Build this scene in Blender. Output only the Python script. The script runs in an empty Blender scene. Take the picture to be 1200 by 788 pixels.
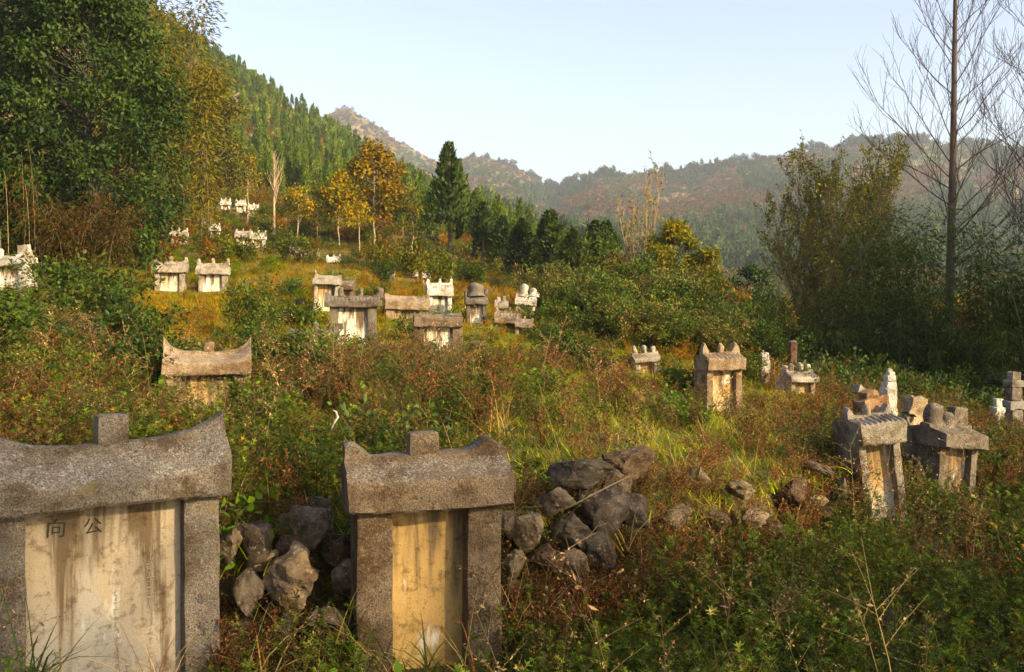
import bpy, bmesh, math, random
import numpy as np
from mathutils import Vector, Matrix

# ------------------------------------------------------------------ camera, sky, sun, exposure
sc = bpy.context.scene
F, CX, HY, CZ = 1177.0, 600.0, 340.0, 2.2          # focal length (px of the 1200 px wide frame), horizon row, eye height
cam = bpy.data.cameras.new('camera'); camo = bpy.data.objects.new('camera', cam)
sc.collection.objects.link(camo); sc.camera = camo
cam.sensor_width = 36.0; cam.lens = F / 1200 * 36; cam.shift_y = -(394 - HY) / 1200
cam.clip_start = 0.1; cam.clip_end = 9000
camo.location = (0, 0, CZ); camo.rotation_euler = (math.radians(90), 0, 0)

SUN_AZ, SUN_EL = math.radians(52), math.radians(23)   # the sun stands behind the camera, to the right
sdir = Vector((math.sin(SUN_AZ) * math.cos(SUN_EL), -math.cos(SUN_AZ) * math.cos(SUN_EL), math.sin(SUN_EL)))
wd = bpy.data.worlds.new('World'); sc.world = wd; wd.use_nodes = True
nt = wd.node_tree
sky = nt.nodes.new('ShaderNodeTexSky'); sky.sky_type = 'NISHITA'; sky.sun_disc = False
sky.sun_elevation = SUN_EL; sky.sun_rotation = math.pi - SUN_AZ
sky.air_density = 1.0; sky.dust_density = 3.0; sky.ozone_density = 1.0; sky.altitude = 300
bg = nt.nodes['Background']; bg.inputs['Strength'].default_value = 0.125
veil = nt.nodes.new('ShaderNodeHueSaturation'); veil.inputs['Saturation'].default_value = .86; veil.inputs['Hue'].default_value = .515; veil.inputs['Value'].default_value = 1.2   # thin even veil of high cloud
nt.links.new(sky.outputs[0], veil.inputs['Color']); nt.links.new(veil.outputs[0], bg.inputs['Color'])
sun = bpy.data.lights.new('sun', 'SUN'); suno = bpy.data.objects.new('sun', sun); sc.collection.objects.link(suno)
sun.energy = 5.0; sun.angle = math.radians(1.2); sun.color = (1.0, 0.80, 0.50)
suno.rotation_euler = sdir.to_track_quat('Z', 'Y').to_euler(); suno.location = sdir * 60
vs = sc.view_settings
vs.view_transform = 'Standard'; vs.look = 'None'; vs.exposure = 1.12; vs.gamma = 1.0; vs.use_curve_mapping = False
sc.render.engine = 'CYCLES'
cy = sc.cycles
cy.max_bounces = 4; cy.diffuse_bounces = 2; cy.glossy_bounces = 1; cy.transmission_bounces = 2; cy.volume_bounces = 0
cy.transparent_max_bounces = 4; cy.caustics_reflective = False; cy.caustics_refractive = False

rng = np.random.default_rng(7); random.seed(7)
def at(px, py, d): return Vector(((px - CX) / F * d, d, CZ + (HY - py) / F * d))

# ------------------------------------------------------------------ noise
def _h(ix, iy, iz, s):
    n = (ix.astype(np.int64) * 374761393 + iy.astype(np.int64) * 668265263 + iz.astype(np.int64) * 2147483647 + s * 1274126177) & 0xffffffff
    n = ((n ^ (n >> 13)) * 1274126177) & 0xffffffff
    n = ((n ^ (n >> 16)) * 2246822519) & 0xffffffff
    return ((n ^ (n >> 15)) & 0xffffff) / float(0xffffff)
def vnoise(p, s=0):
    p = np.asarray(p, float); i = np.floor(p).astype(np.int64); f = p - i; f = f * f * (3 - 2 * f)
    r = 0
    for dx in (0, 1):
        for dy in (0, 1):
            for dz in (0, 1):
                w = (f[..., 0] if dx else 1 - f[..., 0]) * (f[..., 1] if dy else 1 - f[..., 1]) * (f[..., 2] if dz else 1 - f[..., 2])
                r = r + w * _h(i[..., 0] + dx, i[..., 1] + dy, i[..., 2] + dz, s)
    return r * 2 - 1
def fbm(p, o=4, s=0):
    p = np.asarray(p, float); r = 0; a = 0.5
    for k in range(o): r = r + a * vnoise(p * 2 ** k + 17.3 * k, s + k); a *= 0.5
    return r
def n2(x, y, sc_=1.0, s=0, o=3):
    return fbm(np.stack([np.asarray(x, float) * sc_, np.asarray(y, float) * sc_, np.full(np.shape(x), 0.37)], -1), o, s)
def sstep(a, b, x):
    t = np.clip((x - a) / (b - a), 0, 1); return t * t * (3 - 2 * t)

# ------------------------------------------------------------------ object helpers
COL = sc.collection
def tag(o, label=None, cat=None, group=None, kind=None):
    if label: o['label'] = label
    if cat: o['category'] = cat
    if group: o['group'] = group
    if kind: o['kind'] = kind
    return o
def link(name, me, mat=None, parent=None, loc=None, rotz=0, color=None):
    o = bpy.data.objects.new(name, me); COL.objects.link(o)
    if mat and me is not None and not me.materials: me.materials.append(mat)
    if parent: o.parent = parent
    if loc is not None: o.location = loc
    if rotz: o.rotation_euler = (0, 0, rotz)
    if color: o.color = (*color, 1) if len(color) == 3 else color
    return o
def empty(name, loc, rot=(0, 0, 0)):
    o = bpy.data.objects.new(name, None); COL.objects.link(o); o.location = loc; o.rotation_euler = rot
    o.empty_display_size = 0.2
    return o
def mesh_np(name, V, Fs, C=None, smooth=False):
    """V (n,3); Fs list of (m,k) index arrays; C (n,3) linear colours"""
    me = bpy.data.meshes.new(name); V = np.asarray(V, np.float32)
    me.vertices.add(len(V)); me.vertices.foreach_set('co', V.ravel())
    Fs = [np.asarray(f, np.int32) for f in Fs if len(f)]
    nl = sum(f.size for f in Fs); npol = sum(len(f) for f in Fs)
    me.loops.add(nl); me.polygons.add(npol)
    me.loops.foreach_set('vertex_index', np.concatenate([f.ravel() for f in Fs]))
    tot = np.concatenate([np.full(len(f), f.shape[1], np.int32) for f in Fs])
    st = np.concatenate([[0], np.cumsum(tot)[:-1]]).astype(np.int32)
    me.polygons.foreach_set('loop_start', st)
    if smooth: me.polygons.foreach_set('use_smooth', np.ones(npol, bool))
    me.update(calc_edges=True)
    if C is not None:
        a = me.attributes.new('Col', 'FLOAT_COLOR', 'POINT')
        a.data.foreach_set('color', np.concatenate([C, np.ones((len(C), 1))], 1).astype(np.float32).ravel())
    return me
class MB:
    """collects vertices, faces and colours of one mesh"""
    def __init__(s): s.V = []; s.F = {3: [], 4: []}; s.C = []; s.n = 0
    def add(s, V, Fc, C):
        V = np.asarray(V, float).reshape(-1, 3); Fc = np.asarray(Fc)
        C = np.broadcast_to(np.asarray(C, float), (len(V), 3))
        s.V.append(V); s.C.append(C); s.F[Fc.shape[1]].append(Fc + s.n); s.n += len(V)
    def leaves(s, tmpl, P, T, N, L, W, C):
        """instances of a flat leaf template: P base points, T directions, N rough normals, L lengths, W widths, C colours"""
        tv, tf = tmpl; P = np.asarray(P, float); n = len(P)
        if not n: return
        T = T / (np.linalg.norm(T, axis=1, keepdims=True) + 1e-9)
        B = np.cross(N, T); B /= (np.linalg.norm(B, axis=1, keepdims=True) + 1e-9); N = np.cross(T, B)
        L = np.broadcast_to(L, (n,)); W = np.broadcast_to(W, (n,))
        V = P[:, None] + tv[None, :, 0, None] * (T * L[:, None])[:, None] + tv[None, :, 1, None] * (B * W[:, None])[:, None] + tv[None, :, 2, None] * (N * L[:, None])[:, None]
        C = np.broadcast_to(np.asarray(C, float), (n, 3))
        s.add(V.reshape(-1, 3), (tf[None] + (np.arange(n) * len(tv))[:, None, None]).reshape(-1, tf.shape[1]), np.repeat(C, len(tv), 0))
    def tube(s, P, R, k=5, C=(.1, .08, .05)):
        P = np.asarray(P, float); m = len(P); R = np.broadcast_to(R, (m,))
        T = np.gradient(P, axis=0); T /= (np.linalg.norm(T, axis=1, keepdims=True) + 1e-9)
        ref = np.array([0.31, 0.95, 0.05]) if abs(T[0, 1]) < .8 else np.array([1., 0.1, 0])
        A = np.cross(T, ref); A /= (np.linalg.norm(A, axis=1, keepdims=True) + 1e-9); B = np.cross(T, A)
        th = np.arange(k) / k * 2 * math.pi
        V = P[:, None] + R[:, None, None] * (np.cos(th)[None, :, None] * A[:, None] + np.sin(th)[None, :, None] * B[:, None])
        i = np.arange(m - 1)[:, None] * k; j = np.arange(k)[None]; j2 = (j + 1) % k
        Fc = np.stack([i + j, i + j2, i + k + j2, i + k + j], -1).reshape(-1, 4)
        s.add(V.reshape(-1, 3), Fc, C)
    def build(s, name, smooth=False):
        return mesh_np(name, np.concatenate(s.V), [np.concatenate(s.F[k]) for k in (3, 4) if s.F[k]], np.concatenate(s.C), smooth)
# leaf templates (u along, v across, w up)
LEAF = (np.array([[0, 0, 0], [.45, .5, .07], [1, 0, -.08], [.45, -.5, .07]]), np.array([[0, 1, 2], [0, 2, 3]]))
LEAF6 = (np.array([[0, 0, 0], [.28, .42, .05], [.62, .42, .05], [1, 0, -.12], [.62, -.42, .05], [.28, -.42, .05], [.45, 0, 0]]),
         np.array([[0, 1, 6], [1, 2, 6], [2, 3, 6], [3, 4, 6], [4, 5, 6], [5, 0, 6]]))
def _lobed():
    V = []; Fc = []
    for a, l, o in ((0, 1.0, .25), (.75, .62, .42), (-.75, .62, .42), (1.0, .5, .16), (-1.0, .5, .16)):
        b = len(V); c, s_ = math.cos(a), math.sin(a); w = .075
        for u, v in ((0, 0), (.55, w / .6), (1, 0), (.55, -w / .6)):
            x = o + (c * u * l - s_ * v * l) * .62; y = (s_ * u * l + c * v * l) * .62
            V.append((x, y, -.12 * x * x + (.04 if v else 0)))
        Fc += [(b, b + 1, b + 2), (b, b + 2, b + 3)]
    b = len(V); V += [(0, .02, 0), (0, -.02, 0), (.5, -.03, 0), (.5, .03, 0)]; Fc += [(b, b + 1, b + 2), (b, b + 2, b + 3)]
    return np.array(V), np.array(Fc)
LOBED = _lobed()
def blade(seg=4, curl=.5):
    V = []; Fc = []
    for i in range(seg + 1):
        t = i / seg; w = (1 - t ** 1.6) * .5 + .02
        V += [(t * (1 - .25 * curl * t), w, -curl * t ** 2.2), (t * (1 - .25 * curl * t), -w, -curl * t ** 2.2)]
    for i in range(seg): Fc.append((2 * i, 2 * i + 1, 2 * i + 3, 2 * i + 2))
    return np.array(V), np.array(Fc)
BLADES = [blade(4, c) for c in (.15, .45, .8)]
def rdir(r, n):
    v = r.normal(size=(n, 3)); return v / np.linalg.norm(v, axis=1, keepdims=True)
def pal(r, cols, n, jit=.18):
    cols = np.asarray(cols, float); c = cols[r.integers(0, len(cols), n)]
    return c * (1 + jit * r.normal(size=(n, 1))).clip(.45, 1.7) * (1 + .06 * r.normal(size=(n, 3))).clip(.7, 1.3)

# ------------------------------------------------------------------ materials
def newmat(name):
    m = bpy.data.materials.new(name); m.use_nodes = True; t = m.node_tree
    return m, t, t.nodes['Principled BSDF'], t.nodes['Material Output']
def nd(t, kind, **kw):
    n = t.nodes.new(kind)
    for k, v in kw.items():
        if k in n.inputs.keys(): n.inputs[k].default_value = v
        else: setattr(n, k, v)
    return n
def mix(t, a, b, fac, mode='MIX'):
    n = t.nodes.new('ShaderNodeMix'); n.data_type = 'RGBA'; n.blend_type = mode; n.clamp_factor = True
    for i, v in ((0, fac), (6, a), (7, b)):
        if isinstance(v, (int, float)): n.inputs[i].default_value = v
        elif isinstance(v, tuple): n.inputs[i].default_value = (*v, 1) if len(v) == 3 else v
        else: t.links.new(v, n.inputs[i])
    return n.outputs[2]
def ramp(t, val, lo, hi):
    n = t.nodes.new('ShaderNodeMapRange'); n.inputs['From Min'].default_value = lo; n.inputs['From Max'].default_value = hi
    t.links.new(val, n.inputs['Value']); n.interpolation_type = 'SMOOTHSTEP'; return n.outputs[0]
def noise(t, vec, scale, detail=4, rough=.6, dist=0):
    n = nd(t, 'ShaderNodeTexNoise'); n.inputs['Scale'].default_value = scale; n.inputs['Detail'].default_value = detail
    n.inputs['Roughness'].default_value = rough; n.inputs['Distortion'].default_value = dist
    if vec: t.links.new(vec, n.inputs['Vector'])
    return n.outputs['Fac']
def scaled(t, vec, s):
    n = nd(t, 'ShaderNodeVectorMath', operation='MULTIPLY'); t.links.new(vec, n.inputs[0]); n.inputs[1].default_value = s; return n.outputs[0]

def leaf_material(name, trans=.28, rough=.5):
    m, t, p, out = newmat(name)
    a = nd(t, 'ShaderNodeAttribute', attribute_name='Col'); i = nd(t, 'ShaderNodeObjectInfo')
    ti = nd(t, 'ShaderNodeAttribute', attribute_name='tint'); ti.attribute_type = 'INSTANCER'
    has = nd(t, 'ShaderNodeAttribute', attribute_name='tinted'); has.attribute_type = 'INSTANCER'
    tint = mix(t, (1., 1., 1.), ti.outputs['Color'], has.outputs['Fac'])
    c = mix(t, a.outputs['Color'], tint, 1.0, 'MULTIPLY')
    hs = nd(t, 'ShaderNodeHueSaturation')
    mr = nd(t, 'ShaderNodeMapRange'); t.links.new(i.outputs['Random'], mr.inputs[0]); mr.inputs[3].default_value = .72; mr.inputs[4].default_value = 1.28
    mh = nd(t, 'ShaderNodeMapRange'); t.links.new(i.outputs['Random'], mh.inputs[0]); mh.inputs[3].default_value = .515; mh.inputs[4].default_value = .485
    hs.inputs['Saturation'].default_value = 1.18; t.links.new(mr.outputs[0], hs.inputs['Value']); t.links.new(mh.outputs[0], hs.inputs['Hue']); t.links.new(c, hs.inputs['Color'])
    t.links.new(hs.outputs[0], p.inputs['Base Color']); p.inputs['Roughness'].default_value = rough
    p.inputs['Specular IOR Level'].default_value = .13
    tr = nd(t, 'ShaderNodeBsdfTranslucent'); t.links.new(hs.outputs[0], tr.inputs[0])
    ms = nd(t, 'ShaderNodeMixShader'); ms.inputs[0].default_value = trans
    t.links.new(p.outputs[0], ms.inputs[1]); t.links.new(tr.outputs[0], ms.inputs[2]); t.links.new(ms.outputs[0], out.inputs[0])
    return m
M_LEAF = leaf_material('leaf')
M_DRY = leaf_material('dry_stalk', .15, .8)

def stone_material(name, kind):
    m, t, p, out = newmat(name)
    tc = nd(t, 'ShaderNodeTexCoord'); oi = nd(t, 'ShaderNodeObjectInfo'); geo = nd(t, 'ShaderNodeNewGeometry')
    off = nd(t, 'ShaderNodeVectorMath', operation='ADD'); t.links.new(tc.outputs['Object'], off.inputs[0])
    rv = nd(t, 'ShaderNodeVectorMath', operation='SCALE'); rv.inputs[0].default_value = (31, 17, 23); t.links.new(oi.outputs['Random'], rv.inputs['Scale'])
    t.links.new(rv.outputs[0], off.inputs[1]); v = off.outputs[0]
    base = oi.outputs['Color']
    k_ = .3 if kind == 'rock' else 1.0; big = noise(t, v, 3.2 * k_, 5, .62, .3); mid = noise(t, v, 14 * k_, 6, .72); fine = noise(t, v, 75 * k_, 3, .75)
    if kind == 'stone':
        c = mix(t, base, mix(t, base, (.42, .34, .24), 1.0, 'MULTIPLY'), ramp(t, big, .38, .66))
        c = mix(t, c, mix(t, base, (1.35, 1.3, 1.22), 1.0, 'MULTIPLY'), ramp(t, mid, .52, .72))
        up = nd(t, 'ShaderNodeSeparateXYZ'); t.links.new(geo.outputs['Normal'], up.inputs[0])
        lich = nd(t, 'ShaderNodeMath', operation='MULTIPLY'); t.links.new(ramp(t, up.outputs['Z'], .15, .8), lich.inputs[0]); t.links.new(ramp(t, fine, .44, .66), lich.inputs[1])
        lf = nd(t, 'ShaderNodeMath', operation='MULTIPLY'); t.links.new(lich.outputs[0], lf.inputs[0]); t.links.new(ramp(t, noise(t, v, 7, 5, .7), .35, .65), lf.inputs[1])
        c = mix(t, c, (.33, .315, .28), lf.outputs[0])
        c = mix(t, mix(t, c, (.55, .52, .48), 1., 'MULTIPLY'), mix(t, c, (1.4, 1.36, 1.3), 1., 'MULTIPLY'), ramp(t, noise(t, v, 110, 2, .8), .36, .64))
        c = mix(t, c, (.03, .027, .023), ramp(t, noise(t, v, 42, 4, .8), .57, .66))
        c = mix(t, c, (.17, .12, .05), ramp(t, noise(t, v, 5.5, 4, .6), .60, .74))
        bh = nd(t, 'ShaderNodeMath', operation='ADD'); t.links.new(mid, bh.inputs[0]); t.links.new(fine, bh.inputs[1]); bs = .9
    elif kind == 'rock':
        c = mix(t, base, mix(t, base, (.35, .30, .26), 1.0, 'MULTIPLY'), ramp(t, big, .36, .62))
        c = mix(t, c, mix(t, base, (1.7, 1.55, 1.3), 1.0, 'MULTIPLY'), ramp(t, mid, .55, .7))
        c = mix(t, c, (.30, .29, .26), ramp(t, noise(t, v, 8, 5, .75), .58, .68))
        c = mix(t, c, (.06, .05, .02), ramp(t, noise(t, v, 2.5, 4, .65), .60, .72))
        bh = nd(t, 'ShaderNodeMath', operation='ADD'); t.links.new(mid, bh.inputs[0]); t.links.new(fine, bh.inputs[1]); bs = 1.0
    else:   # rendered face of a tomb with ochre run-off stains
        st = noise(t, scaled(t, v, (7, 7, .8)), 1.0, 5, .62, .4); st2 = noise(t, scaled(t, v, (3.2, 3.2, .7)), 1.0, 4, .55, .3)
        gen = nd(t, 'ShaderNodeSeparateXYZ'); t.links.new(tc.outputs['Generated'], gen.inputs[0])
        topw = ramp(t, gen.outputs['Z'], .35, .98)
        s1 = nd(t, 'ShaderNodeMath', operation='MULTIPLY_ADD'); t.links.new(topw, s1.inputs[0]); s1.inputs[1].default_value = .26; t.links.new(st2, s1.inputs[2])
        och = nd(t, 'ShaderNodeMath', operation='MULTIPLY'); t.links.new(oi.outputs['Alpha'], och.inputs[0]); t.links.new(ramp(t, s1.outputs[0], .52, .74), och.inputs[1])
        c = mix(t, base, (.38, .235, .08), och.outputs[0])
        s2 = nd(t, 'ShaderNodeMath', operation='MULTIPLY_ADD'); t.links.new(topw, s2.inputs[0]); s2.inputs[1].default_value = .16; t.links.new(st, s2.inputs[2])
        c = mix(t, c, (.12, .08, .042), ramp(t, s2.outputs[0], .54, .72))
        c = mix(t, c, mix(t, c, (.55, .50, .42), 1.0, 'MULTIPLY'), ramp(t, mid, .50, .68))
        c = mix(t, c, (.62, .58, .48), ramp(t, noise(t, scaled(t, v, (4, 4, 1.4)), 1.3, 4, .6), .60, .72))
        c = mix(t, c, (.05, .04, .03), ramp(t, noise(t, v, 60, 3, .8), .66, .72))
        bh = nd(t, 'ShaderNodeMath', operation='MULTIPLY_ADD'); t.links.new(mid, bh.inputs[0]); bh.inputs[1].default_value = .6; t.links.new(fine, bh.inputs[2]); bs = .6
    t.links.new(c, p.inputs['Base Color']); p.inputs['Roughness'].default_value = .9; p.inputs['Specular IOR Level'].default_value = .2
    b = nd(t, 'ShaderNodeBump'); b.inputs['Strength'].default_value = bs; b.inputs['Distance'].default_value = .012
    t.links.new(bh.outputs[0], b.inputs['Height']); t.links.new(b.outputs[0], p.inputs['Normal'])
    return m
M_STONE = stone_material('weathered_stone', 'stone'); M_ROCK = stone_material('field_rock', 'rock'); M_FACE = stone_material('stained_face', 'face')
def plain_material(name, col, rough=.9):
    m, t, p, out = newmat(name); tc = nd(t, 'ShaderNodeTexCoord')
    c = mix(t, tuple(x * .6 for x in col), tuple(min(1, x * 1.3) for x in col), noise(t, tc.outputs['Object'], 9, 5, .7))
    t.links.new(c, p.inputs['Base Color']); p.inputs['Roughness'].default_value = rough; return m
M_INK = plain_material('black_ink', (.02, .02, .02)); M_CUT = plain_material('carved_groove', (.105, .09, .07))
def bark_material(name):
    m, t, p, out = newmat(name); a = nd(t, 'ShaderNodeAttribute', attribute_name='Col'); tc = nd(t, 'ShaderNodeTexCoord')
    f = noise(t, scaled(t, tc.outputs['Object'], (9, 9, 2)), 1.5, 5, .7)
    c = mix(t, mix(t, a.outputs['Color'], (.5, .48, .45), 1., 'MULTIPLY'), mix(t, a.outputs['Color'], (1.4, 1.35, 1.3), 1., 'MULTIPLY'), f)
    t.links.new(c, p.inputs['Base Color']); p.inputs['Roughness'].default_value = .9
    b = nd(t, 'ShaderNodeBump'); b.inputs['Strength'].default_value = .5; b.inputs['Distance'].default_value = .02; t.links.new(f, b.inputs['Height']); t.links.new(b.outputs[0], p.inputs['Normal'])
    return m
M_BARK = bark_material('bark')
def ground_material():
    m, t, p, out = newmat('ground_soil'); a = nd(t, 'ShaderNodeAttribute', attribute_name='Col')
    geo = nd(t, 'ShaderNodeNewGeometry'); v = geo.outputs['Position']; far = nd(t, 'ShaderNodeAttribute', attribute_name='far')
    f1 = noise(t, v, 6, 6, .7); f2 = noise(t, v, .09, 6, .68, .4)
    near = mix(t, mix(t, a.outputs['Color'], (.4, .38, .34), 1., 'MULTIPLY'), mix(t, a.outputs['Color'], (1.5, 1.4, 1.3), 1., 'MULTIPLY'), f1)
    fr = mix(t, mix(t, a.outputs['Color'], (.45, .62, .45), 1., 'MULTIPLY'), mix(t, a.outputs['Color'], (1.5, 1.35, 1.25), 1., 'MULTIPLY'), ramp(t, f2, .32, .68))
    t.links.new(mix(t, near, fr, far.outputs['Fac']), p.inputs['Base Color']); p.inputs['Roughness'].default_value = .95; p.inputs['Specular IOR Level'].default_value = .1
    b = nd(t, 'ShaderNodeBump'); b.inputs['Strength'].default_value = .6; b.inputs['Distance'].default_value = .05; t.links.new(f1, b.inputs['Height']); t.links.new(b.outputs[0], p.inputs['Normal'])
    return m
M_GROUND = ground_material()

# ------------------------------------------------------------------ terrain
def dwall(px): return np.interp(px, [-400, 0, 260, 420, 600, 700, 800, 900, 1000, 1100], [5.4, 5.75, 6.2, 6.45, 6.6, 7.0, 7.8, 8.8, 10.4, 11.5])
def hwall(px): return np.interp(px, [-400, 0, 500, 700, 820, 960, 1060, 1120], [.85, .85, .8, .75, .55, .45, .25, 0])
def wallstep(px, d): return hwall(px) * sstep(-.12, .22, d - dwall(px))
CP = [  # px, py, depth of ground points
 (-300,810,5.4),(0,800,5.5),(250,800,5.7),(500,781,6),(700,781,6),(900,781,6),(1200,788,6),(1500,788,6),
 (1030,608,10),(1200,620,10),(1500,620,10),(1095,580,11.3),(1187,512,16),(1300,512,16),(1070,512,14.5),
 (-300,500,9),(100,505,9),(245,492,12),(400,458,13),(100,452,12),(0,440,12.5),(80,398,16),(-300,400,16),(350,432,16),
 (600,455,13.5),(560,420,18),(513,424,20),(415,408,21.5),(600,398,23),(690,450,15.5),(820,520,10.5),(843,483,16),(900,470,17),(935,460,18.5),
 (740,408,23),(840,425,22),(0,335,26),(-300,300,28),(130,345,28),(200,342,31),(250,342,31),(300,330,33),(390,368,26),(515,367,26.5),(558,378,25.5),
 (600,386,25),(614,367,29),(210,288,55),(290,288,52),(365,306,44),(265,247,78),(450,328,38),(486,327,40),(20,318,29),(500,312,58),(527,292,70),
 (600,325,55),(645,335,55),(703,340,60),(430,282,68),(330,277,66),(100,250,55),(0,230,50),(-300,200,50),
 (250,98,225),(150,45,200),(0,-30,190),(-300,-120,190),(-900,-200,190),(320,142,240),(380,165,250),(450,202,270),(500,226,285),(560,246,295),(640,282,300),
 (350,232,110),(300,205,130),(400,205,180),(480,238,160),(560,268,140),(250,165,150),(170,110,140),(640,303,140),
 (1000,455,22),(1100,470,21),(1200,470,21),(1500,470,21),(1000,430,35),(1200,430,35),(1500,430,35),(850,400,40),(750,380,60),
 (750,372,110),(1000,385,110),(1250,385,110),(1500,385,110),(750,352,220),(1000,355,220),(1250,355,220),(1600,355,220),(2200,400,30),(2200,355,220),
 (2200,620,10),(2200,790,6),(-1000,810,5.4),(-1000,500,9),(-1000,280,28),
 (-1000,1150,2.5),(0,1150,2.5),(600,1150,2.5),(1200,1150,2.5),(2200,1150,2.5)]
CP = np.array(CP, float)
_z = (HY - CP[:, 1]) / F * CP[:, 2] - wallstep(CP[:, 0], CP[:, 2])
_e = _z / CP[:, 2] * F
def _uv(px, d): return np.stack([np.asarray(px, float) / 320., np.log(np.asarray(d, float)) * 1.15], -1)
_U = _uv(CP[:, 0], CP[:, 2])
def _phi(r2): return np.where(r2 > 1e-12, .5 * r2 * np.log(np.maximum(r2, 1e-12)), 0)
def _fit():
    n = len(_U); A = _phi(((_U[:, None] - _U[None]) ** 2).sum(-1)) + np.eye(n) * .01
    P = np.concatenate([np.ones((n, 1)), _U], 1)
    K = np.block([[A, P], [P.T, np.zeros((3, 3))]])
    return np.linalg.solve(K, np.concatenate([_e, np.zeros(3)]))
_W = _fit()
SKY_PX = [-1200, 0, 200, 330, 375, 400, 412, 432, 470, 510, 527, 545, 570, 600, 630, 657, 664, 700, 760, 800, 850, 900, 950, 1000, 1060, 1120, 1200, 1600, 2300]
SKY_PY = [160, 150, 150, 142, 136, 127, 127, 142, 167, 190, 192, 184, 182, 193, 213, 223, 214, 206, 202, 199, 194, 187, 175, 168, 166, 168, 182, 176, 200]
def ground_z(px, d):
    px = np.asarray(px, float); d = np.asarray(d, float); sh = px.shape
    p = px.ravel(); dd = d.ravel(); e = np.empty(len(p)); dn = np.minimum(dd, 330)
    for i in range(0, len(p), 20000):
        u = _uv(p[i:i + 20000], dn[i:i + 20000])
        e[i:i + 20000] = _phi(((u[:, None] - _U[None]) ** 2).sum(-1)) @ _W[:-3] + _W[-3] + u @ _W[-2:]
    z = e / F * dn + wallstep(p, dd)
    X = (p - CX) / F * dd
    z = z + np.clip((dd - 3) / 10, .15, 1) * (.07 * n2(X, dd, .8, 3) * np.clip(dd / 8, .3, 1) + .5 * n2(X, dd, .08, 5) * np.clip((dd - 25) / 60, 0, 1) + 2.2 * n2(X, dd, .022, 8) * np.clip((dd - 90) / 150, 0, 1))
    # the mountains across the valley
    dc = np.interp(p, [500, 640, 700, 1200], [1350, 1250, 1050, 950])
    s = np.clip((np.log(dd) - math.log(330)) / (np.log(dc) - math.log(330)), 0, 1)
    es = HY - np.interp(p, SKY_PX, SKY_PY); eb = np.interp(p, [500, 640, 900, 1200], [30, 25, -2, -8])
    f = s ** 1.05
    em = eb + (es - eb) * f
    sn = np.sin(np.pi * s)
    rid = 1 - 2 * np.abs(n2(p / 70 + np.log(dd) * 1.5, np.log(dd) * 5, 1., 23, 4))
    em = em + 13 * sn * n2(p / 60, np.log(dd) * 5, 1., 21, 5) + 10 * sn * (rid - .6) + (2.4 * n2(p / 9, np.log(dd) * 20, 1., 22, 4) + 4 * n2(p / 22, np.log(dd) * 9, 1., 24, 3)) * np.clip(s * 3, 0, 1)
    zm = em / F * dd
    over = np.clip(dd / dc - 1.0, 0, None); zm = zm * np.exp(-over * 2.5) - over * 60
    w = sstep(math.log(300), math.log(420), np.log(dd))
    z = z * (1 - w) + zm * w
    return (CZ + z).reshape(sh)
def gz(px, d): return float(ground_z(np.array([px]), np.array([d]))[0])
def gpt(px, d): return Vector(((px - CX) / F * d, d, gz(px, d)))

def build_terrain():
    pxs = np.concatenate([np.linspace(-2400, -330, 50), np.linspace(-300, 1500, 420), np.linspace(1540, 3600, 50)])
    ds = np.concatenate([np.exp(np.linspace(math.log(2.5), math.log(13), 120)), np.exp(np.linspace(math.log(13.1), math.log(2600), 330))])
    PX, D = np.meshgrid(pxs, ds); Z = ground_z(PX, D); X = (PX - CX) / F * D
    n, m = PX.shape
    V = np.stack([X, D, Z], -1).reshape(-1, 3)
    # the ground goes on behind the camera
    back = []
    for y in (1.0, -3, -12, -40, -120, -400):
        xs = np.interp(pxs, [-2400, 600, 3600], [-1, 0, 1]) * (8 + abs(y) * 2.2 + 6)
        back.append(np.stack([xs, np.full(m, y), np.full(m, CZ - 1.68) + .05 * n2(xs, np.full(m, y), .5, 4)], -1))
    V = np.concatenate([np.concatenate(back[::-1]), V]); n += len(back)
    i = np.arange(n - 1)[:, None] * m; j = np.arange(m - 1)[None]
    Fc = np.stack([i + j, i + j + 1, i + m + j + 1, i + m + j], -1).reshape(-1, 4)
    d = np.maximum(V[:, 1], 1); x = V[:, 0]
    far = sstep(math.log(60), math.log(220), np.log(d))
    soil = np.array([.075, .055, .03]); grass = np.array([.09, .095, .025]); rust = np.array([.175, .115, .058]); green = np.array([.075, .10, .035]); ochre = np.array([.30, .21, .11])
    k1 = sstep(-.15, .25, n2(x, d, .35, 31))[:, None]; c_near = soil * (1 - k1 * .6) + grass * k1 * .6; kg = sstep(11, 20, d)[:, None]; c_near = c_near * (1 - kg) + (np.array([.17, .115, .04]) * (1 - k1) + np.array([.12, .115, .03]) * k1) * kg
    lp = V[:, 0] / d * 3; k2 = sstep(-.1, .2, n2(lp * 4, np.log(d) * 9, 1., 33, 4))[:, None]; k3 = sstep(.12, .3, n2(lp * 6, np.log(d) * 14, 1., 35, 4))[:, None]
    c_far = rust * (1 - k2) + green * k2; c_far = c_far * (1 - k3 * .6) + ochre * k3 * .6
    C = c_near * (1 - far[:, None]) + c_far * far[:, None]
    me = mesh_np('terrain', V, [Fc], C, True)
    a = me.attributes.new('far', 'FLOAT', 'POINT'); a.data.foreach_set('value', far.astype(np.float32))
    o = link('terrain', me, M_GROUND); tag(o, kind='structure', label='rough hillside ground running up to the mountains')
build_terrain()

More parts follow.
